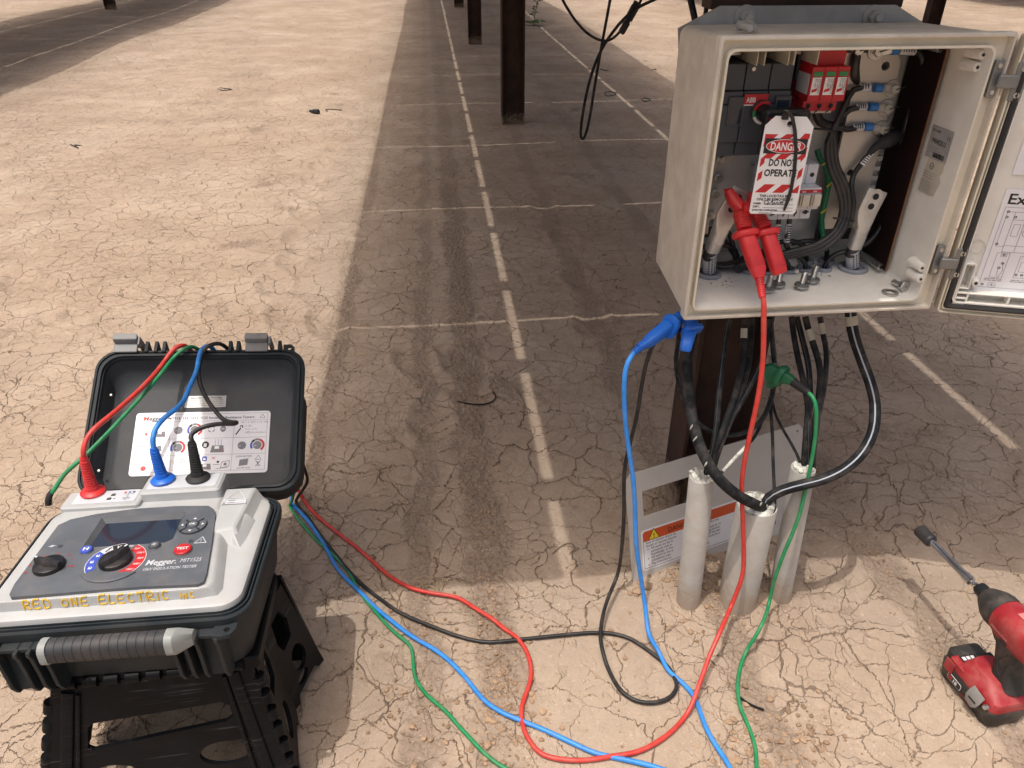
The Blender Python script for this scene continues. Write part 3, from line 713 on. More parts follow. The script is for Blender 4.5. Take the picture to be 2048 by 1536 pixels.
# fuse holders on the rail, five modules wide
Yf = 1.085
fx0, fx1, fz0, fz1 = rectY(1527, 326, 1640, 441, Yf + .01)
fx1 = fx0 + .0885
z_a = PY(1640, 428, Yf)[2]; z_t = PY(1640, 326, Yf + .03)[2]
fh = None
pw = (fx1 - fx0) / 5
fuse = MB().box(fx0, fx1, Yf + .06, 1.187, z_a - .004, z_t - .012, M_PLATE).build('fuse_rail', box)
for i in range(5):
    a, b = fx0 + i * pw + .0003, fx0 + (i + 1) * pw - .0003; c = (a + b) / 2
    mb = MB()
    mb.box(a, b, Yf + .024, Yf + .060, z_t - .030, z_t, M_LGREY)
    mb.box(a, b, Yf, Yf + .060, z_a + .008, z_t - .030, M_LGREY)
    mb.box(a, b, Yf + .020, Yf + .060, z_a - .014, z_a + .008, M_LGREY)
    mb.box(a, b, Yf - .0012, Yf + .001, z_t - .037, z_t - .032, M_PRINTR)
    mb.text('ABB', .0036, M_WHITE, wall(Yf - .0013), a + .003, z_t - .036, .0002, bold=.02)
    f_ = mb.build('fuse_holder', box, bevel=.0008)
    mb = MB(); mb.box(a + .001, b - .001, Yf - .006, Yf - .0003, z_a + .014, z_t - .039, M_CREAM); mb.box(a + .0028, b - .0028, Yf - .010, Yf - .006, z_a + .016, z_a + .034, M_CREAM); mb.build('fuse_lever', f_, bevel=.0008)
    mb = MB(); mb.lathe([(.0034, 0), (.0034, .0008)], M_PRINT, wall(Yf + .0238, c, z_t - .016), 14); mb.lathe([(.0034, 0), (.0034, .0008)], M_PRINT, wall(Yf + .0198, c, z_a - .003), 14)
    mb.box(-.006, .005, -.0009, .0009, .0008, .0014, M_PRINT, wall(Yf + .0198, c, z_a - .003) @ Matrix.Rotation((.6, .8, 1.4, 1.5, .1)[i], 4, 'Z')); mb.build('terminal_screw', f_)
    if i < 4:
        q = [(c, Yf + .034, z_a - .014), (c + .001, Yf + .032, z_a - .03), (c + .002, Yf + .030, z_a - .062)]
        e = PZ(*((1499, 545), (1533, 545), (1574, 543), (1608, 541))[i], FZ)
        wire(q + [(c * .55 + e[0] * .45, e[1] - .006, z_a - .082), (e[0], e[1], FZ + .012), (e[0], e[1], FZ - .03)], .0040, M_CABLE, stripe=(-.5, -.85, .1))
        sleeve([(c + .0005, Yf + .033, z_a - .026), (c + .0018, Yf + .030, z_a - .056)], .0050)
# two flat lugs with crimped barrels and heavy cables
def big_lug(top, mid, bot, Yt, Ybm, floor_px, lab):
    A, B, Cc = PY(*top, Yt), PY(*mid, Yt - .002), PY(*bot, Ybm)
    ax = (A - B) / np.linalg.norm(A - B)
    mb = MB(); mb.bar([A, A * .9 + B * .1, B, B * .8 + Cc * .2, B * .62 + Cc * .38, Cc], [.034, .035, .034, .030, .024, .022], [.0045, .005, .006, .014, .022, .022], (1, 0, 0), M_TIN, .3, 4)
    for k in (.45, .7): 
        P_ = B * (1 - k) + Cc * k; mb.bar([P_ + ax * .004, P_ - ax * .004], [.0236, .0236], [.0236, .0236], (1, 0, 0), M_TIN, .3, 4)
    lug = mb.build('crimp_lug', box, smooth=40)
    nrm = np.cross(ax, (1, 0, 0)); nrm *= -np.sign(nrm @ _F)
    for k in (.28, .72):
        P_ = A * (1 - k) + B * k + nrm * .0028; mb = MB(); mb.lathe([(.0122, 0), (.0122, .0007), (.0075, .0009), (.0055, .0004)], M_TIN, along(P_, nrm), 20); mb.lathe([(.0052, .0006), (.0052, .0009)], M_PRINT, along(P_, nrm), 16); mb.build('lug_hole', lug)
    g = PZ(*floor_px, FZ)
    wire([Cc + ax * .005, Cc - ax * .012, (Cc * .4 + g * .6) + np.array((0, 0, .01)), g + np.array((0, 0, .004)), g - np.array((0, 0, .045))], .0098, M_CABLE, stripe=(.2, -.9, 0), n=14, name='heavy_cable_end')
    p1, p2 = Cc - ax * .006, Cc * .16 + g * .84
    sleeve([p1, p2], .0112)
big_lug((1485, 380), (1452, 432), (1424, 500), 1.105, 1.122, (1417, 548), 0)
big_lug((1756, 380), (1734, 424), (1708, 494), 1.120, 1.128, (1705, 537), 0)
# grommets in the floor
for (px_, py_, r) in ((1417, 550, .021), (1474, 532, .015), (1499, 543, .0145), (1533, 545, .0145), (1574, 542, .0145), (1608, 540, .0145), (1646, 539, .0145), (1611, 525, .014), (1652, 525, .014), (1705, 538, .0245)):
    g = PZ(px_, py_, FZ); mb = MB()
    mb.lathe([(r, 0), (r, .004), (r * .93, .006), (r * .76, .006), (r * .70, .002), (r * .70, .001)], M_GROMMET, Matrix.Translation((g[0], g[1], FZ)), 24)
    mb.lathe([(r * .69, .0006), (r * .69, .0008)], M_PRINT, Matrix.Translation((g[0], g[1], FZ)), 20)
    mb.build('grommet', box)
# coiled spare wire at the lower left
wire(Yp([(1395, 478, 1.165), (1420, 458, 1.168), (1452, 458, 1.168), (1466, 490, 1.165), (1470, 515, 1.16), (1472, 535, 1.155)]), .0040, M_CABLE, stripe=(.5, -.8, .2))
wire(Yp([(1408, 470, 1.16), (1440, 470, 1.17), (1462, 500, 1.165), (1480, 520, 1.16), (1510, 512, 1.15)]), .0040, M_CABLE, stripe=(.4, -.8, .3))
wire(Yp([(1410, 520, 1.155), (1440, 534, 1.140), (1470, 530, 1.135), (1500, 515, 1.130), (1530, 500, 1.14)]), .0042, M_CABLE, stripe=(0, -.8, .5))
wire(Yp([(1412, 505, 1.16), (1430, 528, 1.150), (1470, 524, 1.145), (1498, 508, 1.15)]), .0040, M_CABLE)
for q in ((1611, 524), (1652, 523), (1474, 531)):
    g = PZ(*q, FZ); wire([g - np.array((0, 0, .04)), g + np.array((0, 0, .006)), g + np.array((-.010, -.004, .030)), g + np.array((-.035, -.006, .042)), g + np.array((-.07, 0, .036))], .0042, M_CABLE)
# insulating sheet, standoffs and bosses on the right
mb = MB(); mb.box(.7355, .7380, 1.098, 1.186, .664, 1.006, M_BROWN); mb.box(.7354, .7381, 1.0965, 1.098, .664, 1.006, M_BROWNEDGE); mb.build('insulating_sheet', box)
for q, L in (((1762, 535), .075), ((1882, 97), .080)):
    p = PY(*q, 1.108); mb = MB(); mb.lathe([(.0062, 0), (.0062, L), ], M_STEEL, along(p, (0, 1, 0)), 6); mb.lathe([(.0030, -.0004), (.0030, 0)], M_PRINT, along(p, (0, 1, 0)), 12); mb.build('hex_standoff', box, bevel=.0008)
for q in ((1953, 105), (1941, 132), (1833, 531), (1830, 553)):
    p = PX(*q, .738); z = min(p[2], 1.008); mb = MB(); mb.lathe([(.0085, .006), (.0065, -.022), (.006, -.023)], M_BEIGE_IN, along((.741, p[1] + .012, z), (0, -1, 0)) @ Matrix.Rotation(math.pi, 4, 'X') @ Matrix.Translation((0, 0, .0)), 16)
    mb.lathe([(.0022, 0), (.0022, .0006)], M_PRINT, along((.741, p[1] + .012 - .0231, z), (0, -1, 0)), 10); mb.build('wall_boss', box)
# rating labels on the right wall
Mr = Matrix(((0, 0, -1, .7436), (-1, 0, 0, 0), (0, 1, 0, 0), (0, 0, 0, 1)))          # local x = -Y, y = up, z = -X
def onwall(px_, py_): p = PX(px_, py_, .7436); return (-p[1], p[2])
q = [onwall(*p) for p in ((1867, 248), (1910, 263), (1890, 322), (1853, 312))]
lx, hx_ = q[0][0], q[1][0]; ly, hy = q[3][1], q[0][1]
mb = MB(); mb.box(lx, hx_, ly, hy, -.0002, .0002, M_SILVERLAB, Mr)
mb.text('P404020.U', .0105, M_PRINT, Mr, lx + .008, hy - .0245, .0005, width=.034, bold=.012)
mb.text('IEC 62208', .0045, M_PRINT, Mr, lx + .004, hy - .008, .0005, bold=.01); mb.text('CE', .007, M_PRINT, Mr, hx_ - .012, hy - .014, .0005)
mb.lines(lx + .004, hy - .031, .030, 3, .0035, M_PRINTG, Mr, .0005, .0008)
xx = lx + .020
while xx < hx_ - .006:
    k = random.choice((.0005, .0008, .0013)); mb.box(xx, xx + k, ly + .003, ly + .010, .0003, .0005, M_PRINT, Mr); xx += k + random.choice((.0006, .001))
mb.build('rating_label', box, smooth=0)
pts = [onwall(*p) for p in ((1857, 317), (1889, 327), (1885, 345), (1878, 352), (1880, 366), (1866, 392), (1858, 391), (1836, 380))]
mb = MB(); mb.prism(pts, -.0002, .0003, M_CREAM, Mr)
cx, cy = onwall(1864, 332)
mb.text('10/10', .005, M_PRINT, Mr, cx - .006, cy + .013, .0006, bold=.02); mb.ring(cx, cy, .0042, .0050, 0, 359, .0004, .0006, M_PRINT, Mr, 20); mb.text('UL', .0048, M_PRINT, Mr, cx - .0028, cy - .0017, .0006, bold=.02)
mb.lines(cx - .016, cy - .010, .030, 3, .004, M_PRINTG, Mr, .0006, .0007); mb.lines(cx - .018, cy - .024, .030, 5, .0036, M_PRINTG, Mr, .0006, .0007, .2)
mb.build('approval_label', box, smooth=0)

# galvanised bracket behind the box, clamped on the post
Yk = 1.214
def kp(x, y): p = PY(x, y, Yk); return (p[0], p[2])
oo = [kp(1357, 57), kp(1442, 12), kp(1793, 10), kp(1872, 62), (.764, .985), (.762, .645), (.380, .645), (.380, .985)]
mb = MB(); mb.plate([oo], -.005, 0, M_GALV, wall(Yk)); brk = mb.build('mounting_bracket', box, smooth=20)
for q in ((1490, 33), (1745, 33)):
    p = PY(*q, Yk); mb = MB(); M = wall(Yk, p[0], p[2])
    mb.lathe([(.0165, 0), (.0165, .003), (.0155, .004)], M_GALV, M, 28); mb.lathe([(.0105, .004), (.0105, .013), (.009, .0145)], M_GALV, M, 6); mb.lathe([(.0058, .0145), (.0058, .022), (.005, .023)], M_GALV, M, 14); mb.build('bracket_bolt', brk)
mb = MB()
mb.box(.445, .725, 1.222, 1.260, .985, 1.046, M_BLACK); mb.box(.41, .745, 1.235, 1.285, .70, .735, M_RUBBER); mb.box(.47, .69, 1.222, 1.29, .60, .66, M_RUBBER); mb.box(.455, .72, 1.225, 1.245, .66, .99, M_BLACK)
mb.build('post_clamp', box, bevel=.003)
mb = MB(); mb.box(.43, .74, 1.245, 1.29, 1.046, 1.12, M_RUST); mb.build('support_channel', box, bevel=.002)

# door swung wide open on the right-hand hinges
DA = math.atan2(.965 - 1.004, .899 - .776)
DL, DH = .400, .404
dO = (.779, 1.004, .632)
dx = (math.cos(DA), math.sin(DA), 0); Md = axes(dO, dx, (0, 0, 1)); Md[0][3], Md[1][3], Md[2][3] = dO        # local x along the door, y up, z towards the viewer
if Md.to_3x3() @ Vector((0, 0, 1)) @ Vector((0, -1, 0)) < 0: Md = Md @ Matrix.Scale(-1, 4, (0, 0, 1))
def dl(w, h, r, z, cx=DL / 2, cy=DH / 2): return [(x, y, z) for x, y in rr(w, h, r, 4, cx, cy)]
mb = MB()
mb.loops([dl(DL - .01, DH - .01, .01, -.030), dl(DL, DH, .006, -.022), dl(DL, DH, .006, .000), dl(DL - .004, DH - .004, .006, .001), dl(DL - .005, DH - .005, .006, -.006), dl(DL - .009, DH - .012, .006, -.006), dl(DL - .010, DH - .013, .006, .0), dl(DL - .0125, DH - .016, .006, .0), dl(DL - .0135, DH - .018, .006, -.007)], M_BEIGE, Md, cap1=False)
mb.loops([dl(DL - .031, DH - .036, .008, -.006), dl(DL - .032, DH - .037, .008, .001), dl(DL - .035, DH - .041, .008, .001), dl(DL - .036, DH - .043, .008, -.020)], M_BEIGE_IN, Md, cap0=False)
door = mb.build('door', box)
mb = MB(); mb.loops([dl(DL - .0135, DH - .018, .007, -.007), dl(DL - .0145, DH - .019, .007, .0025), dl(DL - .020, DH - .024, .006, .0045), dl(DL - .027, DH - .032, .006, .0025), dl(DL - .031, DH - .036, .006, -.006)], M_RUBBER, Md, cap0=False, cap1=False); mb.build('door_gasket', door)
mb = MB(); z0 = -.0195                                                             # moulded stiffening frame at the lower corner
fx_, fy_ = .0185, .0160
def rib(x0, y0, x1, y1, top=-.001): mb.box(x0, x1, y0, y1, z0, top, M_BEIGE_IN, Md)
rib(fx_, fy_, fx_ + .003, fy_ + .068, .0); rib(fx_ + .015, fy_ + .028, fx_ + .0175, fy_ + .068); rib(fx_ + .003, fy_ + .065, fx_ + .015, fy_ + .068); rib(fx_ + .003, fy_ + .026, fx_ + .0175, fy_ + .028)
for yy in (.0, .009, .018): rib(fx_ + .003, fy_ + yy, fx_ + .0175, fy_ + yy + .003, .0)
rib(fx_ + .0175, fy_, fx_ + .020, fy_ + .020); rib(fx_ + .020, fy_ + .0175, .372, fy_ + .020); rib(fx_ + .020, fy_, .372, fy_ + .003)
for xx in (.095, .165, .235, .305): rib(xx, fy_ + .003, xx + .003, fy_ + .0175)
mb.build('stiffening_ribs', door, bevel=.0008)
mb = MB(); mb.lathe([(.0062, z0), (.0056, -.004), (.0052, -.0035)], M_BEIGE_IN, Md @ Matrix.Translation((.0435, .052, 0)), 18); mb.lathe([(.0026, -.0034), (.0026, -.003)], M_PRINT, Md @ Matrix.Translation((.0435, .052, 0)), 12); mb.build('screw_boss', door)
mb = MB(); mb.ring(.034, .106, .0098, .0104, 0, 359, z0, z0 + .0012, M_BEIGE_IN, Md, 24); mb.build('mould_mark', door)
# wiring diagram stuck inside the door
Mp = Md @ Matrix.Translation((-.052, -.024, z0 + .0006)) @ Matrix.Diagonal((.985, .84, 1, 1)); mb = MB()
mb.prism([(.100, .062), (.365, .062), (.365, .262), (.100, .262)], 0, .0004, M_PAPER, Mp)
mb.prism([(.100, .287), (.365, .287), (.365, .385), (.100, .385)], 0, .0004, M_PAPER, Mp)
diag = mb.build('wiring_diagram', door, smooth=0)
mb = MB(); zz = .0007
mb.text('Exte', .026, M_PRINT, Mp, .106, .236, zz, bold=.015)
def ln_(x0, y0, x1, y1, t=.0006):
    d = Vector((x1 - x0, y1 - y0, 0)); n_ = Vector((-d.y, d.x, 0)).normalized() * t / 2; a, b = Vector((x0, y0, zz)), Vector((x1, y1, zz))
    mb.add([a + n_, b + n_, b - n_, a - n_], [(3, 2, 1, 0)], M_PRINTG, Mp)
def bx_(x0, y0, x1, y1): ln_(x0, y0, x1, y0); ln_(x1, y0, x1, y1); ln_(x1, y1, x0, y1); ln_(x0, y1, x0, y0)
bx_(.107, .078, .345, .230); bx_(.112, .158, .123, .222); bx_(.123, .148, .140, .222); bx_(.140, .148, .163, .222); bx_(.127, .178, .136, .200)
ln_(.123, .160, .163, .160); ln_(.123, .208, .163, .208); mb.ring(.1515, .186, .0092, .0098, 0, 359, 0, zz, M_PRINTG, Mp, 20); ln_(.1515, .170, .1515, .20); ln_(.143, .186, .160, .186)
bx_(.118, .098, .136, .146); bx_(.124, .139, .132, .146); ln_(.130, .128, .134, .112); ln_(.126, .118, .128, .100); ln_(.134, .112, .130, .098); bx_(.152, .10, .19, .142); bx_(.156, .112, .186, .13)
for (cx, cy) in ((.113, .222), (.1135, .212), (.1125, .162), (.128, .1425), (.1305, .126), (.1275, .117), (.112, .083), (.125, .213), (.155, .106), (.163, .106), (.171, .106)):
    mb.ring(cx, cy, .0012, .0022, 0, 359, 0, zz, M_PRINT, Mp, 10)
mb.ring(.1255, .083, .0052, .0057, 0, 359, 0, zz, M_PRINTG, Mp, 18); ln_(.1225, .083, .1285, .083, .001); ln_(.1255, .080, .1255, .086, .001)
mb.lines(.112, .0945, .026, 2, .0032, M_PRINTG, Mp, zz, .0012, .1); mb.lines(.150, .0945, .05, 2, .0032, M_PRINTG, Mp, zz, .0012, .1)
mb.build('diagram_print', door, smooth=0)
for zc in (.083, .345):
    mb = MB(); Mh = Md @ Matrix.Translation((0, zc, 0))
    mb.rbox(.016, .050, .002, -.006, .0025, M_HINGE, Mh, cx=.0085, ch=.001)
    mb.rbox(.026, .017, .003, .000, .006, M_HINGE, Mh, cx=-.006, ch=.0015)
    mb.rbox(.012, .048, .002, -.002, .0035, M_HINGE, wall(1.016, .7605, BZ0 + zc), ch=.001)
    for yy in (-.017, .017):
        mb.lathe([(.0042, .0025), (.0038, .004), (.0018, .004), (.0014, .0028)], M_STEEL, Mh @ Matrix.Translation((.0095, yy, 0)), 14); mb.lathe([(.0035, .0035), (.0030, .005)], M_STEEL, wall(1.016, .7605, BZ0 + zc + yy), 12)
    mb.build('hinge', box)

# danger tag hanging from the switch handle by a cable tie
YT = 1.046
tl, tr, bl_, br_ = PY(1516, 240, YT), PY(1622, 237, YT), PY(1504, 424, YT - .010), PY(1606, 431, YT - .010)
xax = (tr - tl) + (br_ - bl_); up_ = ((tl - bl_) + (tr - br_)) / 2
TW, TH = .0715, .1335
cen = (tl + tr + bl_ + br_) / 4
Mt = axes(cen, xax, up_)
t_ = thing('danger_tag', 'white danger tag with red stripes hanging on the switch handle', 'warning tag', cen)
mb = MB(); c_ = .013
zt_ = TH / 2 + .004
tagout = [(-TW / 2, -TH / 2 + .003), (-TW / 2 + .003, -TH / 2), (TW / 2 - .003, -TH / 2), (TW / 2, -TH / 2 + .003), (TW / 2, zt_ - c_), (TW / 2 - c_, zt_), (-TW / 2 + c_, zt_), (-TW / 2, zt_ - c_)]
mb.plate([tagout, circ(0, zt_ - .0105, .0042)], 0, .0006, M_WHITE, Mt)
mb.build('tag_card', t_, smooth=20)
mb = MB(); zz = .0009
yb0 = -.0235; yt0 = zt_ - .0245                                                      # striped frame
def stripe(pts): mb.prism(pts, .0005, .0009, M_PRINTR, Mt)
hw = TW / 2 - .0028
stripe([(-hw, yt0), (-hw, yt0 - .018), (-hw + .006, yt0 - .011), (-hw + .006, yt0 - .0055), (-hw + .013, yt0 - .0055), (-hw + .019, yt0)])
stripe([(-.010, yt0 - .0055), (.004, yt0 - .0055), (.012, yt0 + .0005), (-.002, yt0 + .0005)])
stripe([(hw - .014, yt0 - .0055), (hw - .006, yt0 - .0055), (hw - .006, yt0 - .010), (hw, yt0 - .004), (hw, yt0 + .002), (hw - .008, yt0 + .002)])
stripe([(-hw, yt0 - .046), (-hw, yt0 - .034), (-hw + .008, yt0 - .0265), (-hw + .022, yt0 - .0265), (-hw + .014, yt0 - .0335), (-hw + .006, yt0 - .0335), (-hw + .006, yt0 - .040)])
stripe([(-.012, yt0 - .034), (.003, yt0 - .034), (.011, yt0 - .0265), (-.004, yt0 - .0265)])
stripe([(hw - .015, yt0 - .034), (hw - .006, yt0 - .034), (hw - .006, yt0 - .038), (hw, yt0 - .030), (hw, yt0 - .016), (hw - .006, yt0 - .023), (hw - .006, yt0 - .0265)])
stripe([(-hw, yt0 - .066), (-hw, yt0 - .055), (-hw + .006, yt0 - .050), (-hw + .006, yt0 - .061)])
stripe([(hw - .006, yt0 - .063), (hw - .006, yt0 - .051), (hw, yt0 - .045), (hw, yt0 - .057)])
for k in range(3):
    a = -hw + k * .0265; b = min(a + .016, hw); stripe([(a, yb0 - .012), (b, yb0 - .012), (min(b + .013, hw), yb0), (min(a + .013, hw), yb0)])
mb.build('tag_stripes', t_, smooth=0)
mb = MB()
mb.prism([(-.0315, yt0 - .0265), (.0315, yt0 - .0265), (.0315, yt0 - .0055), (-.0315, yt0 - .0055)], .0008, .0011, M_PRINT, Mt)
el = lambda a, b: [(a * math.cos(2 * math.pi * i / 40), yt0 - .016 + b * math.sin(2 * math.pi * i / 40)) for i in range(40)]
mb.prism(el(.0292, .0096), .0009, .0013, M_WHITE, Mt); mb.prism(el(.0282, .0088), .0009, .0015, M_PRINTR, Mt)
mb.text('DANGER', .0155, M_WHITE, Mt, 0, yt0 - .0215, .0018, width=.046, align='CENTER', bold=.022)
mb.build('danger_header', t_, smooth=0)
mb = MB()
mb.text('DO NOT', .0135, M_PRINT, Mt, 0, yt0 - .0435, zz, width=.0405, align='CENTER', bold=.03)
mb.text('OPERATE', .0135, M_PRINT, Mt, 0, yt0 - .0580, zz, width=.049, align='CENTER', bold=.03)
mb.text('THIS LOCK/TAG MAY', .0052, M_PRINT, Mt, 0, yb0 - .0185, zz, width=.050, align='CENTER', bold=.03)
mb.text('ONLY BE REMOVED BY:', .0052, M_PRINT, Mt, 0, yb0 - .0235, zz, width=.056, align='CENTER', bold=.03)
mb.text('NAME:', .0040, M_PRINT, Mt, -.032, yb0 - .0292, zz, bold=.03); mb.text('DEPT.:', .0040, M_PRINT, Mt, -.032, yb0 - .0340, zz, bold=.03); mb.text('EXPECTED COMPLETION:', .0034, M_PRINT, Mt, -.032, yb0 - .0388, zz, bold=.03)
mb.build('tag_lettering', t_, smooth=0); mb = MB(); mb.text('www.accuform.com', .0026, M_PRINT, Mt, -.021, yb0 - .0425, zz, bold=.02)
mb.build('tag_footer', t_, smooth=0)
for k, y in enumerate((-.0296, -.0344, -.0392)):
    mb = MB(); mb.box(-.016 + (.012 if k == 2 else 0), .030, yb0 + y, yb0 + y + .0004, .0006, .0009, M_PRINT, Mt); mb.build('writing_line', t_, smooth=0)
mb = MB()
S = [(-.013, .0), (-.016, .003), (-.0125, .0058), (-.009, .003), (-.012, -.0005), (-.006, .002), (-.003, .006), (-.003, -.001), (0, .003), (.001, -.0005), (.004, .004), (.005, -.0005), (.008, .003), (.011, .004), (.009, .0), (.013, .005), (.012, -.001)]
P3 = [np.array(Mt @ Vector((x, yb0 - .0288 + y, .0012))) for x, y in S]
mb.tube(P3, .00045, M_PRINT, 5, .002); mb.build('signature', t_, smooth=60)
# cable tie looped through the tag hole and the handle
tie = thing('cable_tie', 'long black cable tie hanging in front of the danger tag', 'cable tie', PY(1571, 226, YT - .004))
mb = MB()
mb.bar(Yp([(1568, 231, YT - .002), (1571, 220, YT - .010), (1576, 222, YT - .012), (1585, 236, YT - .008), (1590, 262, YT - .005), (1592, 300, YT - .006), (1589, 340, YT - .008), (1582, 380, YT - .010), (1574, 405, YT - .012), (1568, 421, YT - .012)]), [.0052] * 9 + [.003], [.0013] * 10, (1, 0, 0), M_BLACK, .3, 2); mb.build('strap', tie, smooth=60)
mb = MB(); p = PY(1571, 231, YT - .004); mb.rbox(.0085, .011, .001, -.003, .003, M_BLACK, wall(p[1], p[0], p[2]), ch=.001); mb.build('tie_head', tie)

# loose hardware lying in and on the enclosure
def loose_bolt(px_, py_, label, tilt=(0, 0), L=.020):
    g = PZ(px_, py_, FZ); t = thing('flange_bolt', label, 'bolt', (g[0], g[1], FZ), 'bolts standing on their heads on the enclosure floor')
    M = Matrix.Translation((g[0], g[1], FZ)) @ Matrix.Rotation(tilt[0], 4, 'X') @ Matrix.Rotation(tilt[1], 4, 'Y')
    mb = MB(); mb.lathe([(.0062, 0), (.0070, .001), (.0070, .0058)], M_STEEL, M, 6); mb.build('head', t, bevel=.0005)
    mb = MB(); mb.lathe([(.0118, .0058), (.0120, .0066), (.0118, .0074)], M_STEEL, M, 26); mb.lathe([(.0108, .0078), (.0108, .0092)], M_HINGE, M, 26); mb.build('washer', t)
    pr = [(.0046, .009)]
    z = .012
    while z < .009 + L: pr += [(.0047, z), (.0041, z + .0006)]; z += .0013
    mb = MB(); mb.lathe(pr + [(.0040, z), (.0034, z + .001)], M_STEEL, M, 16); mb.build('shank', t)
loose_bolt(1534, 584, 'nearest standing bolt, beside the red lead on the enclosure floor', (.05, .03))
loose_bolt(1555, 575, 'standing bolt right under the tip of the red clamp handle', (0, .0))
loose_bolt(1601, 578, 'front bolt of the pair standing right of the red clamp', (.02, .06))
loose_bolt(1623, 566, 'rear bolt of the pair standing right of the red clamp', (.0, .08))
g = PZ(1780, 586, FZ); mb = MB(); mb.lathe([(.0075, 0), (.0125, .0), (.0128, .001), (.0125, .002), (.0075, .002)], M_STEEL, Matrix.Translation((g[0], g[1], FZ)), 28, cap=False)
tag(rebase(mb.build('flat_washer'), (g[0], g[1], FZ)), 'flat steel washer lying on the enclosure floor beside the hex bolt', 'washer')
g = PZ(1808, 583, FZ); mb = MB(); M = along((g[0], g[1], FZ + .0085), (.15, -1, .12)) @ Matrix.Translation((0, 0, -.006))
mb.lathe([(.0045, -.022), (.0045, 0)], M_STEEL, M, 14); mb.lathe([(.0095, 0), (.0095, .006), (.0082, .0072)], M_STEEL, M, 6); mb.lathe([(.0012, .0073), (.0012, .0078)], M_PRINT, M, 8)
tag(rebase(mb.build('hex_bolt'), (g[0], g[1], FZ)), 'hex bolt lying head forward in the corner of the enclosure', 'bolt')
g = PZ(1826, 581, FZ); mb = MB(); mb.plate([rr(.026, .013, .004, 4), rr(.014, .005, .0024, 4)], 0, .002, M_STEEL, Matrix.Translation((g[0], g[1], FZ)) @ Matrix.Rotation(.15, 4, 'Z'))
tag(rebase(mb.build('slotted_washer'), (g[0], g[1], FZ)), 'oblong slotted washer lying behind the hex bolt', 'washer')
for i, (a, b, lab) in enumerate((((1480, 51), (1500, 57), 'small galvanised bolt resting on the enclosure top, left of the pair'), ((1497, 44), (1509, 55), 'small galvanised bolt resting on the enclosure top, right of the pair'))):
    A, B = PZ(*a, BZ1 + .005), PZ(*b, BZ1 + .005); mb = MB(); M = along(A, B - A); L = float(np.linalg.norm(B - A))
    mb.lathe([(.0072, -.001), (.0072, .004)], M_GALV, M, 6); mb.lathe([(.0045, .004), (.0045, L), (.004, L + .001)], M_GALV, M, 14)
    tag(rebase(mb.build('small_bolt'), A), lab, 'bolt', 'bolts left on top of the enclosure')
g = PZ(1593, 543, FZ + .004); mb = MB(); mb.lathe([(.001, -.004), (.004, -.002), (.0045, .001), (.0028, .004)], M_FOAM, Matrix.Translation(Vector([float(x) for x in g])), 7)
tag(rebase(mb.build('soil_crumb'), g), 'small brown crumb of soil lying between the floor grommets', 'pebble')
V = []; Fs = []
for k in range(46):
    px_, py_ = (random.gauss(1448, 16), random.gauss(566, 9)) if k < 30 else ((random.gauss(1648, 8), random.gauss(551, 3)) if k < 37 else (random.uniform(1430, 1830), random.uniform(545, 600)))
    g = PZ(px_, py_, FZ); r = random.uniform(.0004, .0016) if k < 37 else random.uniform(.0003, .0008); n0 = len(V)
    V += [(g[0] + r * math.cos(a) * random.uniform(.7, 1.5), g[1] + r * math.sin(a), FZ + .0002) for a in (0, 1.3, 2.5, 3.8, 5.0)] + [(g[0], g[1], FZ + r * .7)]
    Fs += [(n0 + i, n0 + (i + 1) % 5, n0 + 5) for i in range(5)]
mb = MB(); mb.add(V, Fs, M_SOILSPECK); o = mb.build('dirt_specks', smooth=0); o['kind'] = 'stuff'; o['label'] = 'specks of brown dirt on the enclosure floor'
# ---------------------------------------------------------------- conduits rising from the ground
def conduit(x, y, r, h, label, lean=(0, 0), stubs=()):
    g = gz(x, y); t = thing('conduit', label, 'conduit', (x, y, g), 'grey conduit stubs under the enclosure')
    M = Matrix.Translation((x, y, 0)) @ Matrix(((1, 0, lean[0], 0), (0, 1, lean[1], 0), (0, 0, 1, 0), (0, 0, 0, 1)))
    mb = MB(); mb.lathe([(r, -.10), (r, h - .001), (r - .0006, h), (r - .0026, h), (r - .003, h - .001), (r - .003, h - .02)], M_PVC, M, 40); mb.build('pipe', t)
    mb = MB(); n = 26; V = []; Fs = []
    for k, f in enumerate((.93, .84, .66, .42, .2)):
        for i in range(n):
            a = 2 * math.pi * i / n; q = r * (f + random.uniform(-.05, .05)) if k else r * (.90 + .04 * math.sin(3 * a) + random.uniform(-.03, .04))
            V.append((q * math.cos(a), q * math.sin(a), h + (-.002, .0025, .005, .006, .006)[k] + random.uniform(-.0025, .0035)))
    for k in range(4):
        for i in range(n): j = (i + 1) % n; Fs.append((k * n + i, k * n + j, (k + 1) * n + j, (k + 1) * n + i))
    Fs.append(tuple(4 * n + i for i in range(n))); mb.add(V, Fs, M_FOAM, M)
    for q in range(9):
        a = random.uniform(0, 6.28); d = r * random.uniform(.2, .95); s = random.uniform(.003, .006)
        mb.lathe([(s * .5, -s * .6), (s, 0), (s * .6, s * .7)], M_FOAM, M @ Matrix.Translation((d * math.cos(a), d * math.sin(a), h + .005)) @ Matrix.Rotation(a, 4, 'X'), 6)
    mb.build('sealant', t, smooth=30)
    return t
conduit(.451, 1.000, .0228, .330, 'slim grey conduit with white sealant, in front of the danger sticker', (-.045, 0))
conduit(.549, .995, .0362, .262, 'thickest grey conduit in the middle, holding the two heavy cables', (-.01, 0))
conduit(.640, 1.000, .0215, .335, 'slim grey conduit beside the green lead, farthest from the sign plate', (-.06, 0))
P1T, P2T, P3T = np.array((.436, 1.000, .335)), np.array((.546, .995, .268)), np.array((.620, 1.000, .34))

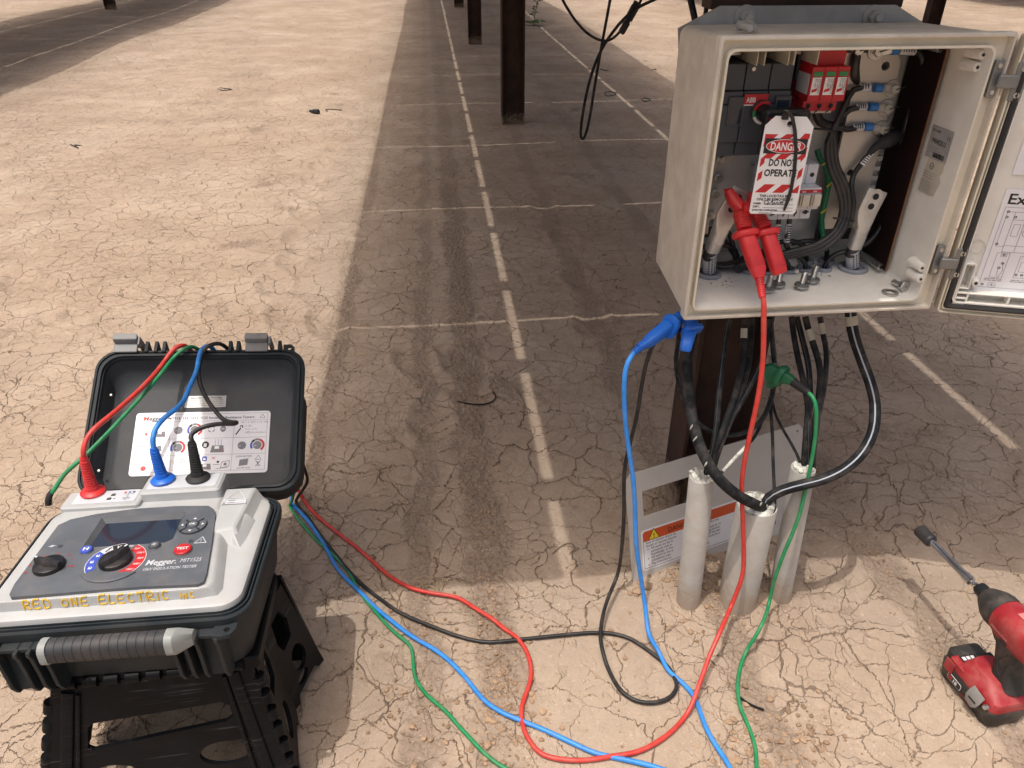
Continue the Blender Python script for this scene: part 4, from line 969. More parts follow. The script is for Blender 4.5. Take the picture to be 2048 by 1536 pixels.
# ---------------------------------------------------------------- cover plate with danger sticker
pb0, pb1 = np.array((.357, 1.060, -.010)), np.array((.735, 1.186, -.010))
xax = (pb1 - pb0) / np.linalg.norm(pb1 - pb0)
up = np.array((-.10, .27, 1.0)); up = up - xax * (up @ xax)
Mc = axes(pb0, xax, up)
def onplate(px_, py_):
    Mi = Mc.inverted(); d = np.array((Mi.to_3x3() @ Vector([float(q) for q in _ray(px_, py_)]))); c = np.array(Mi @ Vector((0, 0, CAM_H))); t = -c[2] / d[2]; return (c + t * d)[:2]
cp = thing('cover_plate', 'pale grey cover plate with a window and danger sticker, leaning behind the conduits', 'cover plate', (.36, 1.065, gz(.36, 1.065)))
TLp, TRp = onplate(1262, 945), onplate(1596, 843)
L_ = onplate(1247, 968); R_ = onplate(1604, 850)
W_, H_ = float(R_[0]), (TLp[1] + TRp[1]) / 2 - .004
hole = [onplate(*q) for q in ((1283, 984), (1287, 1035), (1402, 994), (1402, 944))]
hx0, hx1 = (hole[0][0] + hole[1][0]) / 2, hole[3][0] + .004; hz0, hz1 = (hole[1][1] + hole[2][1]) / 2, (hole[0][1] + hole[3][1]) / 2
outl = [(0, -.03), (W_, -.03), (W_, H_ - .012), (W_ - .010, H_), (.012, H_), (0, H_ - .016)]
mb = MB(); mb.plate([outl, [(hx0, hz0), (hx1, hz0), (hx1, hz1), (hx0, hz1)], circ(W_ - .014, H_ - .016, .003)], -.0016, .0016, M_COVER, Mc)
mb.build('sheet', cp, smooth=20)
Ms = Mc @ Matrix.Translation((0, 0, .0019))
st0, st1 = onplate(1280, 1062), onplate(1292, 1140)
sx0, sz1, sz0 = st0[0], st0[1], st1[1]
SWd, SHt = .292, sz1 - sz0
mb = MB(); mb.prism([(sx0 + x, sz0 + y) for x, y in rr(SWd, SHt, .006, 4, SWd / 2, SHt / 2)], 0, .0003, M_PAPER, Ms)
stk = mb.build('danger_sticker', cp, smooth=0)
mb = MB(); ins = .004; bh = .0225
mb.prism([(sx0 + ins, sz1 - ins - bh), (sx0 + SWd - ins, sz1 - ins - bh), (sx0 + SWd - ins, sz1 - ins - .004), (sx0 + SWd - ins - .004, sz1 - ins), (sx0 + ins + .004, sz1 - ins), (sx0 + ins, sz1 - ins - .004)], .0004, .0006, M_ORANGE, Ms)
for (x0, y0, x1, y1) in ((ins, ins, ins + .0007, SHt - ins - bh), (SWd - ins - .0007, ins, SWd - ins, SHt - ins - bh), (ins, ins, SWd - ins, ins + .0007)): mb.box(sx0 + x0, sx0 + x1, sz0 + y0, sz0 + y1, .0004, .0006, M_PRINT, Ms)
tx, ty = sx0 + .030, sz1 - ins - .0135
tri = lambda s: [(tx - s, ty - s * .58), (tx + s, ty - s * .58), (tx, ty + s * 1.15)]
mb.prism(tri(.0140), .0007, .0009, M_PRINT, Ms); mb.prism(tri(.0118), .0008, .0011, M_WARNY, Ms)
mb.text('!', .0145, M_PRINT, Ms, tx, ty - .0050, .0014, align='CENTER', bold=.03)
mb.text('DANGER', .0140, M_PRINT, Ms, sx0 + .064, sz1 - ins - .0170, .0009, width=.058, bold=.004)
lh = (SHt - ins * 2 - bh - .004) / 8; y = sz1 - ins - bh - lh * .85
for k, (a, b) in enumerate((('Risk of electric shock du', 'inside the Inst'), ('Death or serious injuries', ''), ('All work on the in', 'Box must be ca'), ('personnal only w', 'raining and hav'), ('knowledge. In the', 'tion of this dev'), ('All work on the b', 'Box must be c'), ('Installation man', ''), ('Pay attention to', 'tions'))):
    mb.text(a, lh * 1.02, M_PRINT, Ms, sx0 + (.010 if k < 2 else .021), y - k * lh, .0006, bold=.004)
    if b: mb.text(b, lh * 1.02, M_PRINT, Ms, sx0 + .150, y - k * lh + (.003 if k > 1 else 0), .0006, bold=.004)
    if k in (2, 5, 7): mb.lathe([(.0013, 0), (.0013, .0003)], M_PRINT, Ms @ Matrix.Translation((sx0 + .014, y - k * lh + .002, .0004)), 8)
mb.build('sticker_print', cp, smooth=0)

# ---------------------------------------------------------------- heavy and light cables between enclosure and conduits
def cable(name, P, r, m, label, group, stripe=None, n=12, tape=None, sub=.012):
    P = [np.asarray(p, float) for p in P]; c = P[0]
    t = thing(name, label, 'cable', c, group)
    wire(P, r, m, 'sheath', stripe, n, root=t, sw=.205 if 'white stripe' in label else .15)
    if tape is not None:
        S = spline(P, .008); i = int(len(S) * tape[0]); j = max(i + 3, int(len(S) * tape[1])); mb = MB(); mb.tube(S[i:j], r * 1.10, M_TAPE, n, raw=True); mb.build('marker_tape', t, smooth=60)
    return t
def zc(x, y, z=0): return PZ(1200 + x * .4232, 600 + y * .4232, z)
def yc(x, y, Y): return PY(1200 + x * .4232, 600 + y * .4232, Y)
GA = 'black cables running from the enclosure into the conduits'
cable('heavy_cable', [PY(1412, 560, 1.13), yc(440, 150, 1.125), yc(412, 260, 1.10), yc(418, 420, 1.065), yc(440, 580, 1.02), yc(480, 710, .985), yc(550, 830, .96), yc(640, 915, .955), yc(730, 965, .968), yc(775, 985, .985), yc(800, 1005, .993), yc(805, 1050, .995)], .0096, M_CABLEG, 'heavy black cable sweeping from the left end of the enclosure into the thick conduit', GA, n=16)
cable('heavy_cable', [PY(1703, 560, 1.13), yc(1185, 75, 1.115), yc(1203, 180, 1.10), yc(1240, 290, 1.085), yc(1280, 400, 1.065), yc(1300, 500, 1.045), yc(1290, 620, 1.02), yc(1240, 720, 1.0), yc(1160, 795, .985), yc(1060, 845, .975), yc(960, 872, .972), yc(870, 897, .98), yc(800, 935, .99), yc(770, 985, .995)], .0096, M_CABLEG, 'heavy black cable with a white stripe looping wide to the far side', GA, stripe=(-.55, -.75, .62), n=16, tape=(.115, .16))
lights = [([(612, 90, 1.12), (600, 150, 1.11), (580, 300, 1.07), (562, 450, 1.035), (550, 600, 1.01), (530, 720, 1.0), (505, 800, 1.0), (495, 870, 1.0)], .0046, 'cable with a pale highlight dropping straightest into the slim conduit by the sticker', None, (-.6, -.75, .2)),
          ([(683, 85, 1.12), (680, 160, 1.11), (672, 300, 1.075), (640, 440, 1.04), (596, 570, 1.01), (553, 690, 1.0), (520, 790, 1.0), (505, 870, 1.0)], .0048, 'cable with a marker tape just under the enclosure, entering the slim conduit by the sticker', (.07, .15), None),
          ([(717, 85, 1.14), (714, 160, 1.13), (700, 310, 1.085), (668, 430, 1.05), (610, 580, 1.015), (560, 710, 1.0), (528, 800, 1.0), (512, 870, 1.0)], .0046, 'untaped cable running close beside the taped one into the slim conduit', None, (.5, -.8, 0)),
          ([(795, 90, 1.12), (780, 220, 1.10), (745, 330, 1.075), (690, 440, 1.045), (618, 570, 1.02), (572, 680, 1.004), (540, 780, 1.0), (520, 870, 1.0)], .0046, 'cable crossing behind the red lead before entering the slim conduit', None, (-.5, -.75, .3)),
          ([(378, 100, 1.15), (372, 180, 1.15), (360, 300, 1.15), (382, 430, 1.14), (420, 530, 1.12), (490, 600, 1.10), (590, 640, 1.09), (690, 625, 1.08), (765, 565, 1.08), (808, 470, 1.09), (825, 350, 1.10), (818, 230, 1.11), (805, 90, 1.12)], .0040, 'thin black cable hanging in one wide loop in front of the post', None, (.3, -.8, .4)),
          ([(905, 80, 1.14), (915, 160, 1.13), (935, 270, 1.10), (965, 400, 1.06), (982, 500, 1.03), (975, 620, 1.01), (965, 740, 1.0), (962, 860, 1.0)], .0046, 'black cable on the inner side of the bunch entering the conduit by the green lead', None, None),
          ([(930, 80, 1.15), (960, 200, 1.12), (985, 310, 1.09), (992, 430, 1.06), (988, 600, 1.01), (986, 760, 1.0), (984, 860, 1.0)], .0046, 'printed black cable in the middle of the bunch entering the conduit by the green lead', None, (-.5, -.8, 0)),
          ([(970, 80, 1.13), (985, 140, 1.12), (1012, 220, 1.10), (1040, 330, 1.07), (1032, 480, 1.04), (1012, 620, 1.01), (1000, 750, 1.0), (996, 860, 1.0)], .0050, 'black cable with slanting tape band entering the conduit by the green lead', (.06, .14), None),
          ([(1040, 80, 1.14), (1050, 140, 1.13), (1070, 250, 1.11), (1062, 390, 1.08), (1040, 510, 1.04), (1018, 640, 1.012), (1006, 760, 1.0), (1002, 860, 1.0)], .0044, 'shiny black cable outermost in the bunch entering the conduit by the green lead', (.05, .13), (.3, -.9, 0))]
for P, r, lab, tp, stp in lights:
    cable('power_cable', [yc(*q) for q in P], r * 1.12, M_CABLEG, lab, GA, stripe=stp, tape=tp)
for P, r, m, lab in (([(803, 455, 1.12), (808, 540, 1.10), (815, 640, 1.06), (818, 760, 1.03), (824, 900, 1.0), (826, 960, .995)], .0030, M_CABLEG, 'thin twisted earth wire hanging down to the thick conduit'),
                  ([(810, 460, 1.13), (826, 530, 1.11), (858, 600, 1.07), (910, 690, 1.03), (945, 765, 1.005), (955, 840, 1.0)], .0026, M_CABLEG, 'thin black wire slanting down to the conduit by the green lead'),
                  ([(770, 560, 1.10), (735, 640, 1.075), (690, 692, 1.05), (650, 735, 1.03), (612, 775, 1.012), (575, 815, 1.0), (540, 850, 1.0)], .0030, M_CABLEG, 'thin wire smeared with white sealant slanting into the slim conduit by the sticker')):
    t = cable('earth_wire', [yc(*q) for q in P], r, m, lab, None)
    if 'smeared' in lab:
        mb = MB(); mb.tube([yc(*q) for q in ((690, 691, 1.0492), (650, 734, 1.0292), (612, 774, 1.0112), (580, 810, 1.0))], .0034, M_FOAM, 7, .006); mb.build('sealant_smear', t, smooth=60)
# white sealant smears on the heavy cable and stubs in the conduits
for (x, y, Y) in ((432, 600, 1.010), (450, 655, .996), (500, 775, .966), (760, 965, .970), (790, 975, .980)):
    p = yc(x, y, Y - .0085); mb = MB(); mb.lathe([(.0003, -.007), (.0013, -.003), (.0016, .002), (.0003, .006)], M_FOAM, along(p, (random.uniform(-.6, .6), -.2, 1)), 6)
    mb.build('sealant_smear', bpy.data.objects['heavy_cable'], smooth=40)

# ---------------------------------------------------------------- lead clamps
def grip_handle(P, ws, hs, side, m, name, root, ribs=0, flip=None):
    mb = MB(); mb.bar(P, ws, hs, side, m, .38, 4)
    return mb
def ribbed(mb, A, B, w0, w1, h, side, m, n):
    A, B = np.asarray(A, float), np.asarray(B, float); pts = []; ws = []; hs = []
    for k in range(n * 4):
        t = k / (n * 4 - 1); pts.append(A + (B - A) * t); up = (k % 4) in (1, 2); w = w0 + (w1 - w0) * t; ws.append(w * (1.0 if up else .90)); hs.append(h * (1.0 if up else .86))
    mb.bar(pts, ws, hs, side, m, .3, 3)
def guard(mb, p, ax, side, w, h, m, t=.0045):
    ax = np.asarray(ax, float); M = axes(p, side, np.cross(ax, side))
    L = []
    for z, s in ((-t, .86), (-t * .4, 1.0), (t * .4, 1.0), (t, .9)): L.append([(x * s, y * s, z) for x, y in rr(w, h, min(w, h) * .4, 4)])
    mb.loops(L, m, M)

# ---------------------------------------------------------------- the four test leads
def lead(name_, label, plugM, cableM, group): return thing('test_lead', label, 'test lead', (0, 0, 0), group)
GL = 'coloured test leads of the insulation tester'
MCASE = Matrix.Translation((-.459, .7134, .3806)) @ Matrix.Rotation(rad(-5.5), 4, 'X') @ Matrix.Rotation(rad(.2), 4, 'Y')
MLID = Matrix.Translation((-.4448, 1.0298, .3388)) @ Matrix.Rotation(rad(-.56), 4, 'Z') @ Matrix.Rotation(rad(34.47), 4, 'X') @ Matrix.Rotation(rad(4.5), 4, 'Y')
def cl(x, y, z): return np.array(MCASE @ Vector((x, y, z)))
def ll(x, y, z): return np.array(MLID @ Vector((x, y, z)))
def boot(root, base, tip, m, r=.0165):
    d = tip - base; L = float(np.linalg.norm(d)); M = along(base, d); mb = MB()
    pr = [(r * .95, -.004), (r * .95, .001), (r * .80, .002), (r * .80, .005), (r * 1.10, .0055), (r * 1.14, .008), (r * 1.0, .0105), (r * .62, .0125), (r * .60, .018)]
    z = .018
    while z < L - .004:
        f = 1 - (z / L) * .36; pr += [(r * .62 * f, z), (r * .62 * f, z + .0022), (r * .53 * f, z + .0026), (r * .53 * f, z + .0038)]; z += .0044
    pr += [(r * .36, L)]
    mb.lathe(pr, m, M, 22); return mb.build('plug', root, smooth=40)
def wig(P, a=.0016):
    P = [np.asarray(p, float) for p in P]; k0 = random.uniform(0, 6); S = spline(P, .03)
    for i, p in enumerate(S[1:-1]): p[0] += a * math.sin(i * .9 + k0) * math.sin(i * .23 + 1); p[1] += a * math.cos(i * .7 + k0 * 2)
    return list(S)
def gp(x, y, up=.006): p = PZ(x, y, 0); return np.array((p[0], p[1], gz(p[0], p[1]) + up))
def zq(L, up=.006): return [gp(560 + x * .4883, 960 + y * .4883, up) for x, y in L]

# red lead
red = lead('r', 'red test lead, plugged into the tester and clamped inside the enclosure', None, None, GL)
tipR = PY(167, 915, .990); boot(red, cl(-.110, .268, .030), tipR, M_CLAMPR)
PR_ = [tipR, PY(166, 900, .993), PY(174, 880, 1.003), PY(190, 858, 1.018), PY(222, 830, 1.05), PY(268, 790, 1.115), PY(305, 752, 1.18), PY(330, 722, 1.225), ll(-.046, .268, .012), ll(-.036, .282, -.002), ll(-.022, .278, -.055), np.array((-.40, 1.36, .25)), np.array((-.375, 1.42, .08))]
gr = zq([(90, 80), (140, 145), (220, 215), (300, 280), (380, 345), (450, 405), (520, 445), (600, 470), (680, 485), (740, 500), (800, 535), (860, 575), (920, 625), (970, 660), (1005, 710), (1025, 770), (1025, 830), (1005, 900), (993, 960), (1000, 1040), (1030, 1100), (1080, 1145), (1150, 1165), (1240, 1165), (1350, 1145), (1450, 1130), (1530, 1100), (1600, 1050), (1655, 980)], .0065)
top = [PZ(1385, 1404, .020), PZ(1419, 1311, .050), PZ(1443, 1258, .075), PY(1463, 1214, .935), PY(1478, 1170, .945), PY(1486, 1131, .95), PY(1487, 1058, .955), PY(1484, 960, .960), PY(1496, 890, .962), PY(1512, 810, .965), PY(1525, 720, .970), PY(1529, 650, .975), PY(1527, 605, .982), PY(1522, 578, .992)]
mb = MB(); mb.tube(wig(PR_ + gr + top), .0041, M_LEADR, 10, .010); mb.build('lead_cable', red, smooth=60)
J = PY(1500, 412, 1.085); G1, G2 = PY(1491, 468, 1.045), PY(1534, 466, 1.048); E1, E2 = PY(1516, 540, 1.012), PY(1560, 548, 1.010); B1 = PY(1522, 577, .993)
side = (1, 0, .15)
mb = MB(); a, b = PY(1481, 428, 1.073), PY(1490, 460, 1.050); ribbed(mb, a, b, .022, .022, .020, side, M_CLAMPR, 7)
mb.bar([PY(1450, 385, 1.10), PY(1456, 383, 1.098), PY(1468, 402, 1.09), PY(1486, 422, 1.078), a], [.008, .013, .018, .022, .023], [.012, .016, .020, .022, .022], side, M_CLAMPR, .35, 4)
guard(mb, G1, E1 - G1, side, .040, .032, M_CLAMPR)
mb.bar([G1, G1 * .75 + E1 * .25, G1 * .4 + E1 * .6, E1, E1 * .55 + B1 * .45], [.024, .0235, .024, .023, .015], [.020, .022, .022, .019, .013], side, M_CLAMPR, .3, 4)
for k in range(13):
    t = .30 + k * .048; p = G1 * (1 - t) + E1 * t; ax = (E1 - G1) / np.linalg.norm(E1 - G1); mb.bar([p - ax * .0008, p + ax * .0008], [.0245, .0245], [.0232, .0232], side, M_CLAMPR, .3, 3)
q0 = E1 * .6 + B1 * .4; d = (B1 - q0) / np.linalg.norm(B1 - q0); pr = []; z = 0; LL = float(np.linalg.norm(B1 - q0)) + .012
while z < LL: pr += [(.0072 - .0018 * z / LL, z), (.0072 - .0018 * z / LL, z + .0018), (.0060 - .0014 * z / LL, z + .0020), (.0060 - .0014 * z / LL, z + .0032)]; z += .0036
mb.lathe(pr, M_CLAMPR, along(q0, d), 14)
c1 = mb.build('clamp_jaw', red, smooth=40)
mb = MB(); a, b = PY(1513, 428, 1.074), PY(1530, 458, 1.052); ribbed(mb, a, b, .021, .021, .020, side, M_CLAMPR, 7)
mb.bar([PY(1503, 385, 1.098), PY(1502, 395, 1.094), PY(1500, 412, 1.085), PY(1506, 420, 1.079), a], [.006, .010, .014, .022, .022], [.012, .014, .018, .022, .022], side, M_CLAMPR, .35, 4)
mb.bar([PY(1484, 421, 1.072), PY(1514, 419, 1.070)], [.024, .024], [.016, .016], (0, -.4, 1), M_CLAMPR, .3, 4)
guard(mb, G2, E2 - G2, side, .038, .030, M_CLAMPR)
mb.bar([G2, G2 * .75 + E2 * .25, G2 * .35 + E2 * .65, E2 * .93 + G2 * .07, E2], [.022, .022, .0225, .022, .018], [.020, .021, .021, .019, .015], side, M_CLAMPR, .32, 4)
for k in range(12):
    t = .34 + k * .046; p = G2 * (1 - t) + E2 * t; ax = (E2 - G2) / np.linalg.norm(E2 - G2); mb.bar([p - ax * .0008, p + ax * .0008], [.0232, .0232], [.0222, .0222], side, M_CLAMPR, .3, 3)
mb.build('clamp_jaw', red, smooth=40)

# blue lead
blue = lead('b', 'blue test lead, plugged into the tester and clamped under the enclosure corner', None, None, GL)
tipB = PY(307, 897, 1.000); boot(blue, cl(-.003, .276, .040), tipB, M_CLAMPB)
PB = [tipB, PY(304, 882, 1.004), PY(310, 862, 1.016), PY(328, 838, 1.035), PY(352, 818, 1.058), PY(368, 800, 1.09), PY(380, 770, 1.14), PY(394, 738, 1.195), ll(.000, .266, .010), ll(.008, .280, -.002), ll(.016, .276, -.055), np.array((-.385, 1.34, .22)), np.array((-.36, 1.38, .06))]
gb = zq([(48, 105), (75, 135), (130, 195), (165, 250), (200, 310), (235, 370), (280, 425), (330, 470), (390, 530), (450, 585), (510, 630), (570, 668), (630, 705), (700, 760), (760, 825), (810, 890), (860, 935), (930, 980), (1010, 1015), (1090, 1045), (1180, 1085), (1270, 1125), (1350, 1150), (1440, 1170), (1540, 1190), (1680, 1230), (1800, 1250), (1850, 1215), (1835, 1180), (1790, 1110), (1740, 1020), (1695, 910), (1650, 850), (1590, 790)], .006)
tb = [gp(1314, 1312, .012), PZ(1298, 1270, .035), PZ(1292, 1224, .06), PY(1283, 1165, .965), PY(1275, 1100, .975), PY(1270, 1040, .985), PY(1265, 960, .99), PY(1256, 880, .995), PY(1249, 800, 1.0), PY(1249, 755, 1.003), PY(1256, 725, 1.008), PY(1268, 704, 1.015), PY(1276, 696, 1.020)]
mb = MB(); mb.tube(wig(PB + gb + tb), .0041, M_LEADB, 10, .010); mb.build('lead_cable', blue, smooth=60)
side = (.35, 0, 1)
g0, e0, j0 = PY(1336, 652, 1.055), PY(1294, 686, 1.028), PY(1360, 636, 1.075)
mb = MB(); mb.bar([PY(1277, 695, 1.020), PY(1290, 688, 1.026), PY(1298, 682, 1.030), PY(1316, 668, 1.042), g0], [.011, .015, .020, .022, .022], [.011, .013, .018, .020, .020], side, M_CLAMPB, .3, 4)
guard(mb, PY(1339, 653, 1.057), j0 - e0, side, .040, .032, M_CLAMPB, .0055)
mb.bar([g0, j0], [.020, .022], [.018, .018], side, M_CLAMPB, .3, 4)
q0 = PY(1291, 687, 1.026); q1 = PY(1270, 703, 1.016); d = q1 - q0; pr = []; z = 0; LL = float(np.linalg.norm(d))
while z < LL: pr += [(.0074 - .002 * z / LL, z), (.0074 - .002 * z / LL, z + .0018), (.0062 - .0016 * z / LL, z + .0020), (.0062 - .0016 * z / LL, z + .0032)]; z += .0036
mb.lathe(pr, M_CLAMPB, along(q0, d), 14); mb.build('clamp_jaw', blue, smooth=40)
mb = MB(); side = (1, 0, .2)
mb.bar([PY(1370, 703, 1.020), PY(1371, 698, 1.022), PY(1374, 684, 1.030), PY(1380, 664, 1.045), PY(1382, 645, 1.062)], [.014, .0185, .020, .020, .022], [.012, .016, .018, .018, .018], side, M_CLAMPB, .3, 4)
guard(mb, PY(1384, 660, 1.050), np.array((.1, .6, .6)), side, .036, .040, M_CLAMPB, .0045); mb.build('clamp_jaw', blue, smooth=40)
mb = MB(); mb.bar([PY(1350, 662, 1.060), PY(1360, 661, 1.060), PY(1372, 662, 1.060)], [.010, .008, .013], [.010, .008, .010], (0, 0, 1), M_BLACK, .4, 4); mb.build('clamp_spring', blue, smooth=50)

# black lead
blk = lead('k', 'black test lead with a ground loop, rising behind the blue clamp', None, None, GL)
tipK = PY(383, 884, 1.000); boot(blk, cl(.051, .276, .040), tipK, M_RUBBER)
PK = [tipK, PY(382, 876, 1.003), PY(390, 864, 1.012), PY(410, 852, 1.020), PY(438, 847, 1.028), PY(466, 848, 1.036), PY(472, 846, 1.05), PY(455, 842, 1.065), PY(438, 830, 1.08), PY(420, 810, 1.10), PY(405, 780, 1.14), PY(397, 745, 1.19), PY(402, 715, 1.235), ll(.008, .272, .012), ll(.026, .283, .002), ll(.045, .276, -.04), np.array((-.355, 1.36, .22)), np.array((-.335, 1.40, .06))]
gk = zq([(65, 95), (115, 165), (180, 255), (240, 330), (300, 400), (370, 470), (430, 515), (500, 555), (620, 607), (740, 655), (850, 680), (960, 670), (1100, 652), (1230, 640), (1330, 642), (1430, 665), (1520, 720), (1590, 780), (1624, 850), (1600, 900), (1540, 925), (1460, 915), (1390, 870), (1345, 795)], .0055)
tk = [gp(1203, 1311, .014), PZ(1200, 1273, .022), PZ(1206, 1233, .03), PZ(1219, 1190, .04), PZ(1234, 1150, .055), PY(1243, 1106, 1.04), PY(1247, 1048, 1.045), PY(1248, 1000, 1.05), PY(1251, 935, 1.055), PY(1261, 880, 1.06), PY(1275, 820, 1.065), PY(1288, 750, 1.07), PY(1301, 700, 1.075), PY(1316, 678, 1.078), PY(1340, 664, 1.08), PY(1362, 660, 1.085)]
mb = MB(); mb.tube(wig(PK + gk + tk), .0037, M_LEADK, 10, .010); mb.build('lead_cable', blk, smooth=60)

# green guard lead
grn = lead('g', 'green test lead running from the tester side to the clamp on the post', None, None, GL)
mb = MB(); mb.tube([PY(97, 1008, .985), PY(97, 998, .985), PY(101, 988, .988), PY(106, 980, .992)], [.0052, .0050, .0044, .0038], M_RUBBER, 10, .004); mb.build('plug', grn, smooth=60)
PG = [PY(101, 988, .988), PY(112, 972, .995), PY(128, 952, 1.003), PY(152, 928, 1.012), PY(176, 905, 1.03), PY(225, 856, 1.075), PY(280, 796, 1.135), PY(325, 745, 1.19), PY(350, 714, 1.232), ll(-.034, .268, .010), ll(-.020, .280, -.002), ll(.0, .276, -.055), np.array((-.385, 1.36, .22)), np.array((-.365, 1.36, .05))]
gg = zq([(42, 112), (55, 140), (90, 190), (150, 255), (210, 310), (280, 385), (320, 455), (365, 520), (420, 580), (480, 640), (530, 690), (548, 760), (560, 830), (600, 890), (680, 960), (735, 1030), (800, 1100), (900, 1180), (1100, 1260), (1500, 1320), (1800, 1300), (1935, 1240), (1946, 1180), (1940, 1080), (1915, 1010), (1882, 940), (1872, 860), (1885, 770)], .0052)
tg = [gp(1492, 1310, .014), PZ(1508, 1278, .035), PZ(1524, 1245, .06), PY(1538, 1206, .945), PY(1550, 1160, .95), PY(1570, 1100, .957), PY(1597, 1035, .966), PY(1613, 970, .975), PY(1626, 900, .985), PY(1633, 850, .992), PY(1632, 815, 1.0), PY(1624, 793, 1.012), PY(1616, 785, 1.022)]
mb = MB(); mb.tube(wig(PG + gg + tg), .0034, M_LEADG, 10, .010); mb.build('lead_cable', grn, smooth=60)
mb = MB(); side = (.3, 0, 1)
mb.bar([PY(1530, 748, 1.090), PY(1545, 745, 1.085), PY(1562, 752, 1.072), PY(1578, 758, 1.062), PY(1590, 766, 1.050)], [.032, .034, .024, .018, .012], [.02, .022, .020, .016, .012], side, M_CLAMPG, .25, 4)
guard(mb, PY(1561, 752, 1.070), PY(1590, 766, 1.05) - PY(1545, 745, 1.085), side, .042, .032, M_CLAMPG, .006)
mb.bar([PY(1534, 765, 1.088), PY(1548, 768, 1.082)], [.014, .014], [.018, .018], side, M_CLAMPG, .25, 3); mb.build('clamp_jaw', grn, smooth=40)
mb = MB(); mb.tube([PY(1586, 764, 1.053), PY(1600, 774, 1.040), PY(1618, 786, 1.020)], [.0078, .0070, .0048], M_RUBBER, 12, .004); mb.build('clamp_boot', grn, smooth=60)
# ---------------------------------------------------------------- insulation tester in its open case
tst = thing('insulation_tester', 'portable insulation tester in an open charcoal case, standing on the step stool', 'electrical tester', cl(0, .14, -.103), None)
def cp_(w, d, r, z, y=.14, x=0): return [(a, b, z) for a, b in rr(w, d, r, 6, x, y)]
mb = MB()
mb.loops([cp_(.316, .236, .028, -.104), cp_(.326, .246, .034, -.098), cp_(.342, .262, .034, -.034), cp_(.344, .264, .034, -.022), cp_(.358, .278, .036, -.018), cp_(.361, .281, .037, -.010), cp_(.361, .281, .037, -.002), cp_(.358, .278, .036, .0), cp_(.353, .273, .035, .0), cp_(.352, .272, .035, -.003), cp_(.348, .268, .034, -.003), cp_(.347, .267, .034, .001), cp_(.343, .263, .033, .001), cp_(.342, .262, .033, -.003), cp_(.339, .259, .032, -.003), cp_(.338, .258, .032, .002), cp_(.334, .254, .030, .002), cp_(.332, .252, .030, -.012)], M_CASE, MCASE)
body = mb.build('case_body', tst, smooth=32)
for cx in (-.115, .120):                                                              # latch brackets on the front of the body
    mb = MB(); s = 1 if cx > 0 else -1
    xs = [cx + s * q for q in (-.038, -.022, -.006, .020)]
    x0, x1 = min(xs) - .003, max(xs) + .003
    mb.box(x0, x1, -.012, .006, -.022, -.016, M_CASE, MCASE)
    e = cx + s * .031
    mb.plate([[(e - .016, .004), (e - .016, -.018), (e - .004, -.020), (e + .008, -.017), (e + .013, -.008), (e + .013, .004)], circ(e + .002, -.008, .0042)], -.018, -.012, M_CASE, MCASE)
    for q in xs:
        pts = [(.004, -.016), (-.020, -.016), (-.021, -.022), (-.017, -.030), (-.013, -.058), (-.010, -.086), (-.002, -.101), (.012, -.106), (.020, -.104), (.020, -.02)]
        MQ = MCASE @ Matrix(((0, 0, 1, q), (1, 0, 0, 0), (0, 1, 0, 0), (0, 0, 0, 1)))
        w = .0026
        mb.prism(pts, -w, w, M_CASE, MQ)
    for k in (1, 2):
        a, b = sorted((xs[k], xs[k + 1] if k + 1 < 4 else xs[k]))
    a, b = sorted((xs[2], xs[3])); mb.box(a, b, .0, .018, -.098, -.03, M_CASE, MCASE)
    a, b = sorted((xs[0], xs[1])); mb.box(a, b, .004, .018, -.092, -.03, M_CASE, MCASE)
    mb.build('latch_bracket', body, bevel=.0010)
# handle: grip wrapped in rings with pale end caps
hc = thing
mb = MB(); n = 13; x0, x1 = -.056, .086; Yh, Zh = -.031, -.004
L = []
for i in range(n):
    a, b = x0 + (x1 - x0) * i / n, x0 + (x1 - x0) * (i + 1) / n
    for q, s in ((a + .0004, .955), (a + .0010, 1.0), (b - .0010, 1.0), (b - .0004, .955)): L.append([(q, Yh + y * s, Zh + z * s) for y, z in rr(.026, .032, .012, 5)])
mb.loops(L, M_HANDGRIP, MCASE); hg = mb.build('handle', tst, smooth=30)
mb = MB(); mb.loops([[(q, Yh + dy + y * s, Zh - dy * .55 + z * s) for y, z in rr(.027, .033, .011, 5)] for q, s, dy in ((x1 + .0002, 1, 0), (x1 + .010, 1.0, 0), (x1 + .0125, .97, .002), (x1 + .028, .58, .014))], M_HANDCAP, MCASE); mb.build('handle_cap', hg, smooth=40)
mb = MB(); mb.loops([[(q, Yh + dy + y * s, Zh - dy * .8 + z * s) for y, z in rr(.027, .033, .011, 5)] for q, s, dy in ((x0 - .0002, 1, 0), (x0 - .009, 1.0, 0), (x0 - .011, .96, .002), (x0 - .016, .60, .016))], M_HANDCAP, MCASE); mb.build('handle_cap', hg, smooth=40)

